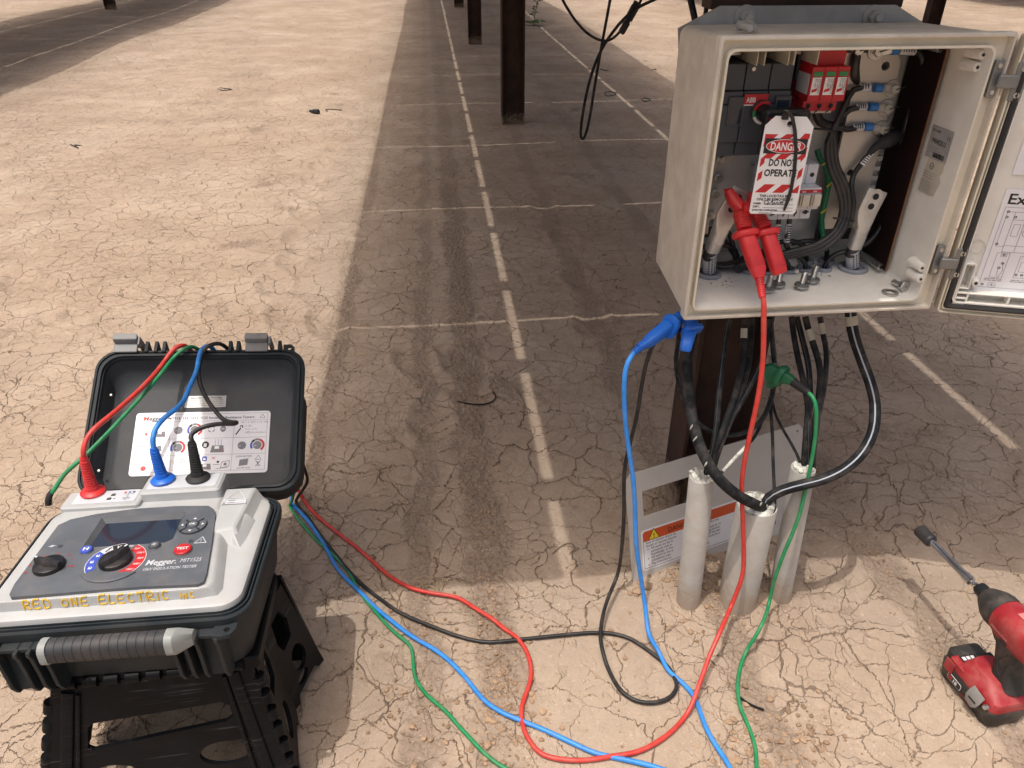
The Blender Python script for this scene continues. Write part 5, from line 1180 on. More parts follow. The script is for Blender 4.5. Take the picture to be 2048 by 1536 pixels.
# pale instrument shell: flange, channel, raised plateau, socket deck, right-hand pocket
mb = MB()
fl = lambda w, d, r, z: cp_(w, d, r, z, .138)
mb.loops([fl(.334, .252, .030, -.006), fl(.334, .252, .030, .006), fl(.332, .250, .029, .0095), fl(.326, .244, .027, .0115), fl(.30, .21, .020, .0113)], M_PANEL, MCASE)
shell = mb.build('instrument_shell', tst, smooth=40)
mb = MB()
def plat(z, g): # plateau outline grown by g
    fy = .0312 - g * .12
    return [(x, y, z) for x, y in ((-.138 - g, fy), (-.110, fy), (0, fy), (.112, fy), (.122 + g, fy + .003), (.126 + g, .045), (.112 + g, .130), (.100 + g, .200), (.092 + g, .214), (.088 + g, .232), (.088 + g, .262 + g * .3), (-.136 - g, .262 + g * .3), (-.143 - g, .20), (-.143 - g, .05))]
mb.loops([plat(.010, .014), plat(.017, .010), plat(.0235, .005), plat(.0262, .002), plat(.027, -.001)], M_PANEL, MCASE)
mb.build('plateau', shell, smooth=45, bevel=.002)
mb = MB(); mb.rbox(.118, .044, .006, .010, .034, M_PANEL, MCASE, cx=-.088, cy=.252, ch=.002); mb.rbox(.122, .052, .006, .012, .044, M_PANEL, MCASE, cx=.030, cy=.270, ch=.003); mb.build('socket_deck', shell, smooth=40)
mb = MB(); mb.rbox(.094, .033, .003, .0342, .0346, M_LGREY, MCASE, cx=-.085, cy=.255); mb.rbox(.106, .036, .003, .0442, .0446, M_LGREY, MCASE, cx=.030, cy=.271); lab = mb.build('socket_label', shell, smooth=0)
mb = MB(); 
for i, m in enumerate((M_PRINTR, M_PRINTB, M_PRINT)): mb.lathe([(.0020, 0), (.0020, .0003)], m, MCASE @ Matrix.Translation((-.059 + i * .0065, .264, .0347)), 10)
for (x, y, w, h) in ((-.060, .259, .015, .0006), (-.0530, .250, .0006, .010), (-.058, .249, .010, .0008), (-.0585, .2465, .011, .0008), (-.055, .243, .004, .0008)): mb.box(x, x + w, y, y + h, .0347, .0350, M_PRINTG, MCASE)
for (x, y) in ((-.079, .256), (-.082, .2455)):
    mb.box(x, x + .0065, y, y + .0045, .0347, .0350, M_PRINT, MCASE); mb.ring(x + .0034, y + .0045, .0018, .0026, 0, 180, .0347, .0350, M_PRINT, MCASE, 8)
mb.prism([(-.0725, .248), (-.0695, .2495), (-.0695, .2465)], .0347, .0350, M_PRINT, MCASE)
mb.build('socket_print', shell, smooth=0)
# right block with moulded triangle and a lower pocket
mb = MB()
mb.loops([[(.095, .135, .0), (.155, .120, .0), (.160, .268, .0), (.094, .268, .0)], [(.096, .140, .010), (.140, .142, .012), (.150, .266, .012), (.095, .266, .012)], [(.098, .150, .026), (.133, .158, .027), (.144, .262, .030), (.096, .262, .030)], [(.100, .153, .029), (.130, .161, .030), (.142, .259, .033), (.098, .259, .033)]], M_PANEL, MCASE)
mb.loops([[(.128, .140, .004), (.150, .118, .002), (.156, .20, .004), (.140, .20, .004)], [(.1285, .152, .024), (.134, .142, .020), (.146, .20, .022), (.138, .20, .028)]], M_PANEL, MCASE)
blk_ = mb.build('side_block', shell, smooth=40, bevel=.003)
mb = MB(); zt = lambda y: .0305 + (y - .160) * .028
def onblk(pts, m, mbx):
    V = [(x, y, zt(y) + .0009) for x, y in pts]; mbx.add(V, [tuple(range(len(V)))], m, MCASE)
def wtri(cx, cy, s, t, m, mbx):
    A = [(cx - s, cy - s * .6), (cx + s, cy - s * .6), (cx, cy + s * 1.0)]; c = (cx, cy - s * .07); I = [(c[0] + (x - c[0]) * t, c[1] + (y - c[1]) * t) for x, y in A]
    for k in range(3): j = (k + 1) % 3; onblk([A[k], A[j], I[j], I[k]], m, mbx)
wtri(.118, .240, .015, .86, M_LGREY, mb)
onblk([(.098, .216), (.137, .216), (.135, .229), (.100, .229)], M_LGREY, mb)
for k in range(2):
    y = .2245 - k * .006
    onblk([(.100, y), (.1022, y - .002), (.1055, y + .003), (.1050, y + .0035), (.1022, y - .0003), (.1005, y + .001)], M_GREENP if k == 0 else M_PRINTR, mb)
    if k: onblk([(.1005, y + .0025), (.1012, y + .0032), (.1055, y - .0015), (.1048, y - .0022)], M_PRINTR, mb)
    onblk([(.108, y), (.119, y), (.119, y + .0018), (.108, y + .0018)], M_PRINTG, mb); onblk([(.121, y + .0008), (.134, y + .0008), (.134, y + .0014), (.121, y + .0014)], M_PRINTG, mb)
mb.build('block_print', shell, smooth=0)
mb = MB()
A = [(-.150, .236), (-.118, .236), (-.134, .258)]
for k in range(3):
    j = (k + 1) % 3; a, b = Vector((*A[k], .0305)), Vector((*A[j], .0305)); n_ = Vector((-(b - a).y, (b - a).x, 0)).normalized() * .0006; mb.add([a + n_, b + n_, b - n_, a - n_], [(0, 1, 2, 3)], M_LGREY, MCASE)
# front channel writing by hand
mb = MB()
letters = 'RED ONE ELECTRIC INC.'
STR = {'R': [[(0, 0), (.05, 1), (.6, .9), (.62, .62), (.1, .5), (.75, .0)]], 'E': [[(.7, 1), (.1, .95), (.0, .02), (.72, .05)], [(.05, .5), (.6, .52)]], 'D': [[(.05, 0), (.1, 1), (.6, .85), (.75, .45), (.55, .08), (.05, 0)]], 'O': [[(.4, .85), (.08, .65), (.02, .3), (.3, .05), (.62, .2), (.7, .6), (.4, .85)]], 'N': [[(0, 0), (.06, .9), (.55, .05), (.66, .95)]], 'L': [[(.1, 1), (.02, .03), (.68, .06)]], 'C': [[(.68, .85), (.3, .95), (.04, .5), (.25, .08), (.66, .15)]], 'T': [[(-.05, .95), (.8, .98)], [(.38, .97), (.32, 0)]], 'I': [[(.3, .95), (.26, .05)]], '.': [[(.1, .05), (.2, .06)]]}
x = -.110; 
def trough(x, y): return np.array(MCASE @ Vector((x, y, .0115)))
slope_M = None
for i, ch in enumerate(letters):
    sm = .66 if i > 16 else 1.0
    if ch == ' ': x += .0105; continue
    wd = {'I': .006, '.': .004, 'L': .0105, 'T': .0118, 'O': .0118}.get(ch, .0118) * (sm if i > 16 else 1)
    hh = .0140 * sm
    bx = -.110 + (x + .110) * 1.0
    y0_ = .0135 + .004 * math.sin(i * 1.3) * .3
    for st in STR[ch]:
        P3 = [np.array(MCASE @ Vector((bx + a * wd * .95 + random.uniform(-.0003, .0003), .0297 + b * .0014, .0128 + .0006 * math.sin(i * 1.7) + b * hh))) for a, b in st]
        mb.tube(P3, .00125, M_MARKER, 5, .002)
    x += wd + .0006
mb.build('hand_lettering', shell, smooth=60)

# dark fascia with the recessed display
ov = [(-.129, .040), (-.124, .0335), (-.06, .0350), (0, .0365), (.04, .0365), (.112, .0335), (.119, .038), (.1185, .055), (.108, .125), (.097, .190), (.091, .206), (.080, .217), (.03, .2215), (-.03, .221), (-.085, .213), (-.118, .203), (-.131, .19), (-.132, .06)]
dsp_o = [(-.073, .130), (.041, .130), (.0505, .138), (.0505, .203), (-.073, .203)]
mb = MB(); mb.plate([ov, dsp_o], .0266, .0318, M_OVER, MCASE); fas = mb.build('fascia', tst, smooth=25, bevel=.0008)
mb = MB(); mb.prism([(-.014 + .0455 * math.cos(rad(a)), .0945 + .0455 * math.sin(rad(a))) for a in range(212, 330, 8)], .0316, .0345, M_OVER, MCASE); mb.build('selector_boss', fas, smooth=40, bevel=.0015)
mb = MB(); di = [(-.066, .1315), (.040, .1315), (.0475, .138), (.0455, .1915), (-.064, .1915)]
mb.loops([[(x, y, .0316) for x, y in dsp_o], [(x, y, .0276) for x, y in di]], M_FRAME, MCASE, False, False); mb.build('display_frame', fas, smooth=20)
mb = MB(); mb.prism(di, .0272, .0279, M_SCREEN, MCASE); mb.build('display', fas, smooth=0)
Z0 = .0318
def at(x, y, z=Z0): return MCASE @ Matrix.Translation((x, y, z))
# main selector
dxc, dyc = -.014, .0945
mb = MB(); r0, r1 = .0255, .0385
for a0, a1, m in ((142, 166, M_PRINTB), (166.5, 190, M_PRINTB), (190.5, 214, M_PRINTB), (116, 141.5, M_LGREY), (90, 115.5, M_PRINT), (40, 62, M_PRINTR), (17, 39.5, M_PRINTR), (-6, 16.5, M_PRINTR), (-28, -6.5, M_PRINTR), (-50, -28.5, M_PRINTR), (-72, -50.5, M_PRINTR)):
    mb.ring(dxc, dyc, r0, r1, a0, a1, Z0, Z0 + .0004, m, MCASE, 5)
mb.ring(dxc, dyc, r1, r1 + .0007, -72, 62, Z0, Z0 + .0003, M_WHITE, MCASE, 20); mb.ring(dxc, dyc, r1, r1 + .0007, 90, 214, Z0, Z0 + .0003, M_WHITE, MCASE, 20)
for t, a, s in (('V', 103, .009), ('OFF', 76, .0058), ('1kV', 51, .0054), ('2.5kV', 28, .0048), ('5kV', 5, .0054), ('10kV', -17, .0048), ('15kV', -39, .0048), ('Va', -61, .0054)):
    q = (dxc + .0322 * math.cos(rad(a)), dyc + .0322 * math.sin(rad(a))); mb.text(t, s, M_WHITE, MCASE, q[0], q[1] - s * .35, Z0 + .0008, align='CENTER', bold=.01, shear=.15)
for a in (154, 178, 202):
    q = (dxc + .0322 * math.cos(rad(a)), dyc + .0322 * math.sin(rad(a))); mb.box(q[0] - .0022, q[0] + .0022, q[1] - .0022, q[1] + .002, Z0 + .0004, Z0 + .0007, M_WHITE, MCASE); mb.box(q[0] - .0010, q[0] + .0012, q[1] - .0002, q[1] + .0012, Z0 + .0007, Z0 + .0009, M_PRINTB, MCASE)
q = (dxc + .0322 * math.cos(rad(128)), dyc + .0322 * math.sin(rad(128))); mb.bar([np.array(at(q[0] - .002, q[1] - .004, Z0 + .0006).translation), np.array(at(q[0] + .002, q[1] + .004, Z0 + .0006).translation)], [.0018, .0018], [.0003, .0003], (1, 0, 0), M_PRINT, .2, 2); mb.ring(q[0] + .0022, q[1] + .0042, .0009, .0021, -20, 250, Z0 + .0004, Z0 + .0007, M_PRINT, MCASE, 8)
mb.build('selector_scale', fas, smooth=0)
def knob(x, y, r, ang, tick):
    mb = MB(); M = at(x, y) @ Matrix.Rotation(rad(ang), 4, 'Z')
    mb.lathe([(r, 0), (r * 1.0, .003), (r * .95, .0055), (r * .86, .0065)], M_KNOB, M, 28)
    mb.loops([[(px_, py_, z) for px_, py_ in ((-r * 1.0, -r * k * .5), (0, -r * k), (r * 1.0, -r * k * .45), (r * 1.08, 0), (r * 1.0, r * k * .45), (0, r * k), (-r * 1.0, r * k * .5), (-r * 1.06, 0))] for z, k in ((.0045, .46), (.0105, .33), (.0130, .18))], M_KNOB, M)
    mb.box(r * .80, r * 1.02, -.0014, .0014, .0129, .0136, tick, M); return mb.build('selector_knob', fas, smooth=35)
knob(dxc, dyc, .0220, 58, M_LGREY); knob(-.101, .092, .0205, 158, M_LGREY)
mb = MB()
for t, a in (('M', 200), ('G', 168), ('100M', 128), ('A', 90), ('10', 55), ('1', 30), ('OFF', -4)):
    q = (-.101 + .0285 * math.cos(rad(a)), .092 + .0285 * math.sin(rad(a))); mb.text(t, .0052, M_PRINTR, MCASE, q[0], q[1] - .002, Z0 + .0004, align='CENTER', bold=.01)
mb.build('range_scale', fas, smooth=0)
def button(x, y, r, m, text=None, ts=.005, mt=None, name='button'):
    mb = MB(); M = at(x, y); mb.lathe([(r * 1.12, 0), (r * 1.12, .0008), (r * 1.05, .0012)], M_FRAME, M, 24); mb.lathe([(r, .0008), (r, .0032), (r * .90, .0042)], m, M, 24)
    if text: mb.text(text, ts, M_WHITE, M, 0, -ts * .36, .0046, align='CENTER', bold=.02)
    return mb.build(name, fas, smooth=40)
button(-.0635, .122, .0082, M_PRINTB); button(.0295, .122, .0078, M_FRAME); button(.0725, .1085, .0118, M_RED, 'TEST', .0076)
mb = MB(); M = at(-.0635, .122, Z0 + .0043); 
for (x, y, w, h, m) in ((-.0036, -.0034, .0072, .0068, M_WHITE), (-.002, .0002, .004, .0025, M_PRINTB), (-.0016, -.0034, .0032, .0022, M_PRINTB)): mb.box(x, x + w, y, y + h, 0 if m is M_WHITE else .0002, .0002 if m is M_WHITE else .0004, m, M)
M = at(.0295, .122, Z0 + .0043); mb.ring(0, 0, .0012, .0019, 0, 359, 0, .0003, M_WHITE, M, 12)
for k in range(8): mb.box(.0026, .0038, -.0003, .0003, 0, .0003, M_LGREY, M @ Matrix.Rotation(k * math.pi / 4, 4, 'Z'))
mb.build('button_symbols', fas, smooth=0)
nx, ny = .0705, .166
for k in range(4):
    mb = MB(); mb.ring(nx, ny, .0100, .0195, 45 + 90 * k + 6, 135 + 90 * k - 6, Z0 - .0004, Z0 + .0030, M_OVER, MCASE, 8)
    M = at(nx, ny, Z0 + .0031) @ Matrix.Rotation(k * math.pi / 2, 4, 'Z'); mb.prism([(-.0026, .0132), (.0026, .0132), (0, .0168)], 0, .0003, M_WHITE, M); mb.build('arrow_key', fas, bevel=.0005)
mb = MB(); mb.ring(nx, ny, .0092, .0205, 0, 359.5, Z0, Z0 + .0006, M_PRINT, MCASE, 40); mb.build('key_surround', fas, smooth=0)
button(nx, ny, .0078, M_OVER, 'OK', .0062, name='ok_key')
mb = MB()
mb.text('Megger.', .0158, M_LGREY, MCASE, .0290, .0805, Z0 + .0004, width=.041, bold=.018, shear=.12); mb.text('MIT1525', .0115, M_LGREY, MCASE, .0752, .0820, Z0 + .0004, width=.028, shear=.1)
mb.text('15kV INSULATION TESTER', .0080, M_LGREY, MCASE, .0290, .0690, Z0 + .0004, width=.071, bold=.006, shear=.12)
mb.build('fascia_print', fas, smooth=0); mb = MB()
for (x, y) in ((.092, .1285),):
    for k, (t, m) in enumerate(((1.0, M_LGREY), (.78, M_OVER))): mb.prism([(x - .009 * t, y - .0052 * t), (x + .009 * t, y - .0052 * t), (x, y + .0105 * t)], Z0 + .0001 + k * .0002, Z0 + .0003 + k * .0002, m, MCASE)
    mb.text('!', .009, M_LGREY, MCASE, x, y - .0036, Z0 + .0007, align='CENTER')
mb.build('warning_symbol', fas, smooth=0); mb = MB(); mb.prism([(-.123, .138), (-.116, .1415), (-.117, .1395), (-.112, .1400), (-.119, .1355), (-.118, .138)], Z0, Z0 + .0003, M_LGREY, MCASE)
mb.build('charge_symbol', fas, smooth=0)
for (x, y) in ((-.106, .137), (.078, .1285)):
    mb = MB(); mb.lathe([(.0034, 0), (.0034, .0010), (.0020, .0012), (.0018, .0002)], M_FRAME, at(x, y), 14); mb.build('indicator_lamp', fas)

# lid
def lq(w, d, r, z, y=.136, x=0): return [(a, b, z) for a, b in rr(w, d, r, 6, x, y)]
mb = MB()
mb.loops([lq(.325, .235, .03, -.064), lq(.342, .252, .034, -.058), lq(.350, .260, .034, -.012), lq(.362, .272, .037, -.009), lq(.362, .272, .037, -.001), lq(.358, .268, .036, .0), lq(.354, .264, .035, .0), lq(.353, .263, .035, -.003), lq(.348, .258, .034, -.003), lq(.347, .257, .034, .001), lq(.339, .249, .033, .001), lq(.337, .247, .032, -.004), lq(.334, .244, .031, -.004), lq(.330, .240, .030, -.010)], M_CASE, MLID, cap1=False)
mb.loops([lq(.330, .240, .030, -.010), lq(.326, .236, .032, -.022, .134), lq(.312, .222, .036, -.040, .126), lq(.290, .200, .040, -.046, .118), lq(.280, .190, .040, -.047, .116)], M_CASEIN, MLID, cap0=False)
lid = mb.build('lid', tst, smooth=38)
mb = MB(); mb.box(-.015, .03, .225, .245, -.03, -.0205, M_CASEIN, MLID)
for (x, y) in ((-.155, .193), (-.156, .052)):
    m2 = MB(); m2.lathe([(.0028, 0), (.0024, .002), (.001, .0025)], M_STEEL, MLID @ Matrix.Translation((x, y, -.020)), 10); m2.build('lid_rivet', lid)
for xc in (-.133, .094):                                                              # grey latches hanging at the top edge
    mb = MB(); M = MLID @ Matrix.Translation((xc, .284, .0))
    mb.loops([[(x, y, z) for x, y in rr(w, .012, .002, 2, 0, y0)] for z, w, y0 in ((-.012, .036, .004), (.0, .040, .004), (.010, .041, .005), (.017, .041, .008))], M_LATCH, M)
    mb.box(-.020, .020, -.018, .004, .001, .006, M_LATCH, M)
    mb.box(.022, .026, -.008, .008, -.030, .016, M_LATCH, M); mb.build('latch', lid, bevel=.0012)
    for k in (.034, .050, .064) if xc < 0 else (-.034, -.048, .040):
        mb = MB(); mb.prism([(-.004, -.03), (.008, -.028), (.018, -.004), (.018, .001), (-.004, .003)], -.003, .003, M_CASE, MLID @ Matrix(((0, 0, 1, xc + k), (1, 0, 0, .272), (0, 1, 0, 0), (0, 0, 0, 1)))); mb.build('lid_rib', lid, bevel=.0008)
    if xc > 0:
        mb = MB(); mb.plate([[(.046, -.006), (.066, -.006), (.066, .008), (.060, .013), (.046, .013)], circ(.057, .005, .0035)], -.012, -.006, M_CASE, MLID @ Matrix.Translation((xc, .272, 0))); mb.build('padlock_eye', lid, bevel=.0008)
mb = MB(); mb.box(-.12, .12, -.020, .008, -.035, -.008, M_CASE, MLID); mb.build('hinge', lid, bevel=.003)
mb = MB(); mb.loops([[(x, y, -.064) for x, y in rr(.30, .20, .03, 4, .02, .12)], [(x, y, -.085) for x, y in rr(.31, .22, .04, 4, .022, .12)], [(x, y, -.112) for x, y in rr(.29, .20, .04, 4, .024, .115)], [(x, y, -.120) for x, y in rr(.24, .15, .04, 4, .024, .115)]], M_RUBBER, MLID); mb.build('lid_pouch', lid, smooth=50)
# labels in the lid
ZL = -.0464
Ml_ = MLID @ Matrix.Translation((0, 0, ZL))
Lx0, Lx1, Ly0, Ly1 = -.117, .117, .049, .168
mb = MB(); mb.prism([(x, y) for x, y in rr(Lx1 - Lx0, Ly1 - Ly0, .006, 4, 0, (Ly0 + Ly1) / 2)], -.001, .0004, M_PAPER, Ml_); il = mb.build('instruction_label', lid, smooth=0)
z1 = .0007
mb = MB()
def seg(mbx, x0, y0, x1, y1, t, m, z=z1):
    d = Vector((x1 - x0, y1 - y0, 0)); n_ = Vector((-d.y, d.x, 0)).normalized() * t / 2; a, b = Vector((x0, y0, z)), Vector((x1, y1, z)); mbx.add([a + n_, b + n_, b - n_, a - n_], [(3, 2, 1, 0)], m, Ml_)
gx = [-.112, -.056, -.001, .054, .112]; gy = [.0545, .085, .1165, .150]
for y in gy: seg(mb, gx[0], y, gx[4], y, .0005, M_PRINTG)
for x in gx[1:4]: seg(mb, x, gy[0], x, gy[3], .0005, M_PRINTG)
for a, b, c, d in ((gx[0], gy[0], gx[0], .164), (gx[4], gy[0], gx[4], .164), (gx[0], .164, gx[4], .164)): seg(mb, a, b, c, d, .0005, M_PRINTG)
mb.text('M', .0108, M_PRINTR, Ml_, -.104, .1530, z1, width=.0085, bold=.03); mb.text('egger.', .0108, M_PRINT, Ml_, -.0945, .1530, z1, width=.0275, bold=.015)
mb.text('MIT515, 525, 1025, 1525 Insulation Resistance Testers', .0066, M_PRINT, Ml_, -.062, .1540, z1, width=.150, bold=.012)
def tri_(x, y, s, t, m):
    P3 = [(x - s, y - .6 * s), (x + s, y - .6 * s), (x, y + s)]
    for k in range(3): j = (k + 1) % 3; seg(mb, *P3[k], *P3[j], t, m)
def dialp(x, y, r, scale=True):
    mb.prism([(x + r * math.cos(i * .3142), y + r * math.sin(i * .3142)) for i in range(20)], .0003, .0006, M_PRINTG, Ml_)
    if scale:
        for a0, a1, m in ((150, 215, M_PRINTB), (118, 148, M_PRINT), (80, 116, M_PRINTG), (-55, 78, M_PRINTR)): mb.ring(x, y, r * 1.15, r * 1.65, a0, a1, .0004, .0007, m, Ml_, 8)
    seg(mb, x - r * .2, y - r * .1, x - r * .75, y - r * .15, .0008, M_WHITE, z1 + .0002)
tri_(.103, .1572, .0045, .0006, M_PRINT)
dialp(-.042, .133, .0075, False); dialp(-.014, .133, .0080); dialp(-.040, .100, .0080); dialp(.070, .101, .0075, False); dialp(.097, .101, .0078)
mb.prism(rr(.010, .006, .001, 2, -.100, .143), .0004, .0006, M_LGREY, Ml_); seg(mb, -.094, .143, -.086, .143, .001, M_PRINT); mb.text('V AC', .005, M_PRINT, Ml_, -.108, .135, z1); seg(mb, -.106, .1315, -.09, .1315, .0008, M_PRINT)
mb.prism([(-.098, .1245), (-.094, .1245), (-.094, .128), (-.098, .130)], .0004, .0007, M_PRINTR, Ml_); mb.ring(-.098, .1245, .0046, .0050, 0, 359, .0004, .0006, M_LGREY, Ml_, 14)
def minit(x, y, w):
    mb.prism([(x, y), (x + w, y), (x + w * .92, y + w * .55), (x + w * .1, y + w * .55)], .0004, .0006, M_PRINTG, Ml_); mb.box(x + w * .3, x + w * .62, y + w * .28, y + w * .5, .0006, .0008, M_WHITE, Ml_); mb.box(x + w * .7, x + w * .8, y + w * .1, y + w * .2, .0006, .0008, M_PRINTR, Ml_)
minit(-.082, .121, .019); minit(.016, .089, .024); minit(-.0, .057, .020); minit(-.086, .094, .019)
for k, m in enumerate((M_PRINTR, M_PRINTB, M_PRINT)): seg(mb, .024 + k * .005, .100, .024 + k * .005, .114, .0006, m)
mb.text('MIT1525 only', .0042, M_PRINTG, Ml_, -.092, .1115, z1); seg(mb, -.108, .094, -.108, .104, .0006, M_PRINT); seg(mb, -.108, .104, -.094, .104, .0006, M_PRINT)
mb.text('START...', .0045, M_PRINTG, Ml_, -.104, .077, z1); tri_(-.082, .076, .0052, .0006, M_PRINTG); tri_(-.030, .075, .0052, .0006, M_PRINTG); seg(mb, -.0305, .0775, -.0295, .073, .0007, M_PRINT)
mb.prism([(-.094 + .0045 * math.cos(i * .4189), .0625 + .0045 * math.sin(i * .4189)) for i in range(15)], .0004, .0007, M_PRINTR, Ml_); mb.text('3 s', .004, M_PRINTR, Ml_, -.099, .0695, z1)
seg(mb, -.049, .058, -.049, .078, .0005, M_PRINT); seg(mb, -.049, .058, -.008, .058, .0005, M_PRINT)
for i in range(8): 
    f = lambda q: .059 + .017 * math.exp(-q * .4)
    seg(mb, -.048 + i * .0045, f(i), -.048 + (i + 1) * .0045, f(i + 1), .0004, M_PRINTR)
mb.ring(.015, .134, .0045, .0062, 20, 80, .0004, .0007, M_PRINTG, Ml_, 5); mb.ring(.015, .134, .0045, .0062, 110, 170, .0004, .0007, M_PRINTG, Ml_, 5); mb.ring(.015, .134, .0045, .0062, 200, 260, .0004, .0007, M_PRINTG, Ml_, 5); mb.ring(.015, .134, .0045, .0062, 290, 350, .0004, .0007, M_PRINTG, Ml_, 5)
mb.prism([(.035 + .005 * math.cos(i * .4189), .134 + .006 * math.sin(i * .4189)) for i in range(15)], .0004, .0006, M_PRINTG, Ml_); mb.text('OK', .0042, M_WHITE, Ml_, .035, .1325, z1 + .0003, align='CENTER', bold=.02)
seg(mb, .058, .122, .066, .135, .0022, M_PRINT); mb.ring(.0672, .1372, .0014, .0032, -60, 190, .0004, .0007, M_PRINT, Ml_, 8)
mb.text('SET: 1.  2.  230 V - 5 / 10 / 15 kV', .0036, M_PRINT, Ml_, .066, .1445, z1); mb.text('3.  ((0', .0042, M_PRINT, Ml_, .074, .1375, z1); mb.text('3. t (-, C, F)', .0042, M_PRINT, Ml_, .074, .1310, z1); mb.ring(.080, .1262, .0018, .0023, 0, 359, .0004, .0007, M_PRINT, Ml_, 10); mb.text('4.', .0042, M_PRINT, Ml_, .074, .1245, z1); mb.text('(h:m:s) & (d:m:y)', .0038, M_PRINT, Ml_, .084, .1247, z1)
mb.prism([(.007 + .0062 * math.cos(i * .4189), .104 + .0065 * math.sin(i * .4189)) for i in range(15)], .0004, .0006, M_PRINT, Ml_); mb.prism([(.004, .100), (.009, .0995), (.0095, .106), (.0045, .107)], .0006, .0009, M_WHITE, Ml_)
mb.prism(rr(.0085, .0095, .0024, 3, .0075, .0775), .0004, .0006, M_PRINTB, Ml_); mb.box(.0055, .0095, .075, .0785, .0006, .0009, M_WHITE, Ml_); seg(mb, .020, .081, .026, .076, .0008, M_PRINTR); seg(mb, .020, .076, .026, .081, .0008, M_PRINTR)
for a, b, c, d in ((.036, .060, .050, .062), (.050, .062, .051, .073), (.051, .073, .038, .071), (.038, .071, .036, .060), (.028, .058, .048, .060)): seg(mb, a, b, c, d, .0007, M_PRINT)
seg(mb, .023, .066, .034, .066, .0007, M_PRINT); mb.box(.041, .046, .064, .069, .0004, .0006, M_PRINTG, Ml_); mb.lathe([(.0022, 0), (.0022, .0003)], M_PRINT, Ml_ @ Matrix.Translation((.031, .071, .0004)), 8)
mb.text('LI-ION BATTERY', .0048, M_PRINT, Ml_, .061, .0785, z1, width=.028); mb.prism([(.067, .062), (.082, .064), (.083, .076), (.068, .074)], .0004, .0006, M_PRINTG, Ml_); mb.text('(x2 MIT1525)', .0042, M_PRINT, Ml_, .064, .0570, z1); tri_(.100, .0765, .0052, .0006, M_PRINT); seg(mb, .096, .071, .104, .061, .0009, M_PRINT); seg(mb, .104, .071, .096, .061, .0009, M_PRINT); seg(mb, .097, .0685, .103, .0685, .0009, M_PRINT); seg(mb, .0985, .062, .1015, .062, .0009, M_PRINT)
mb.build('label_print', lid, smooth=0)
mb = MB(); y0, y1 = .177, .200
mb.prism([(-.036, y0), (.036, y0), (.036, y1), (-.036, y1)], -.001, .0004, M_SILVERLAB, Ml_); mb.build('warning_label', lid, smooth=0)
mb = MB(); mb.text('Important Safety Warning', .0046, M_PRINT, Ml_, 0, y1 - .0052, z1, width=.054, align='CENTER', bold=.015)
for k, t in enumerate(('The voltmeter in this instrument is not suitable', 'for dead / live testing and must not be', 'used as a voltmeter for safe working', 'procedures or relied upon for proving safe')): mb.text(t, .0030, M_PRINT, Ml_, 0, y1 - .0092 - k * .0037, z1, width=.062 - .005 * (k % 2), align='CENTER')
mb.build('warning_print', lid, smooth=0)
# display reflection comes from the sky and the solar table above
# ---------------------------------------------------------------- folding step stool under the tester
stool = thing('step_stool', 'black folding step stool carrying the tester case', 'step stool', (-.45, .82, 0))
ST = .277
tA, tB = np.array((-.564, .725, ST)), np.array((-.299, .735, ST)); tC, tD = np.array((-.290, .915, ST - .021)), np.array((-.566, .908, ST - .021))
fA, fB = np.array((-.635, .665, .0)), np.array((-.262, .690, .0)); fC, fD = np.array((-.262, .950, .0)), np.array((-.645, .945, .0))
Mt_ = axes((tA + tB + tC + tD) / 4, tB - tA, tD - tA)
mb = MB(); mb.rbox(.278, .192, .012, -.020, .0, M_STOOL, Mt_, ch=.003); mb.build('seat', stool)
def panel(A, B, Cc, D, holes, name, th=.007, ribs=(), lab=None):           # A,B top corners left/right, Cc,D bottom right/left
    o = (A + B + Cc + D) / 4; M = axes(o, B - A + Cc - D, (A + B) / 2 - (Cc + D) / 2); Mi = M.inverted()
    L = lambda p: tuple((Mi @ Vector([float(q) for q in p]))[:2])
    a, b, c, d = L(A), L(B), L(Cc), L(D)
    def at_(u, v): # u along width 0..1, v from bottom 0..1
        x0 = d[0] + (a[0] - d[0]) * v; x1 = c[0] + (b[0] - c[0]) * v; y = (d[1] + c[1]) / 2 + ((a[1] + b[1]) / 2 - (d[1] + c[1]) / 2) * v
        return (x0 + (x1 - x0) * u, y)
    out = [a, d, at_(.16, 0), at_(.22, .07), at_(.78, .07), at_(.84, 0), c, b]
    mb = MB(); mb.plate([out] + [[at_(u, v) for u, v in h] for h in holes], -th / 2, th / 2, M_STOOL, M)
    p = mb.build(name, stool, smooth=25, bevel=.0015)
    for (u0, v0, u1, v1, w) in ribs:
        P, Q = Vector((*at_(u0, v0), th / 2)), Vector((*at_(u1, v1), th / 2)); m2 = MB()
        m2.bar([np.array(M @ P), np.array(M @ Q)], [w, w], [.009, .009], (M.to_3x3() @ Vector((1, 0, 0))), M_STOOL, .35, 3); m2.build('raised_rib', p, smooth=40)
    return p, M, at_
slot = [(.20, .565), (.175, .585), (.175, .72), (.20, .745), (.5, .76), (.80, .775), (.835, .75), (.835, .67), (.80, .64), (.5, .605)]
ov_ = lambda cu, cv, a, b, n=18: [(cu + a * math.cos(2 * math.pi * i / n), cv + b * math.sin(2 * math.pi * i / n)) for i in range(n)]
fp, Mf, fat = panel(tA + (0, -.004, -.012), tB + (0, -.004, -.012), fB, fA, [slot, ov_(.76, .42, .115, .085), ov_(.27, .36, .115, .085)], 'front_panel', ribs=((.085, .97, .085, .03, .017), (.90, .97, .92, .03, .017), (.135, .95, .135, .05, .006), (.855, .95, .865, .05, .006)))
bp_, _, _ = panel(tC + (0, .004, -.012), tD + (0, .004, -.012), fD, fC, [slot], 'back_panel')
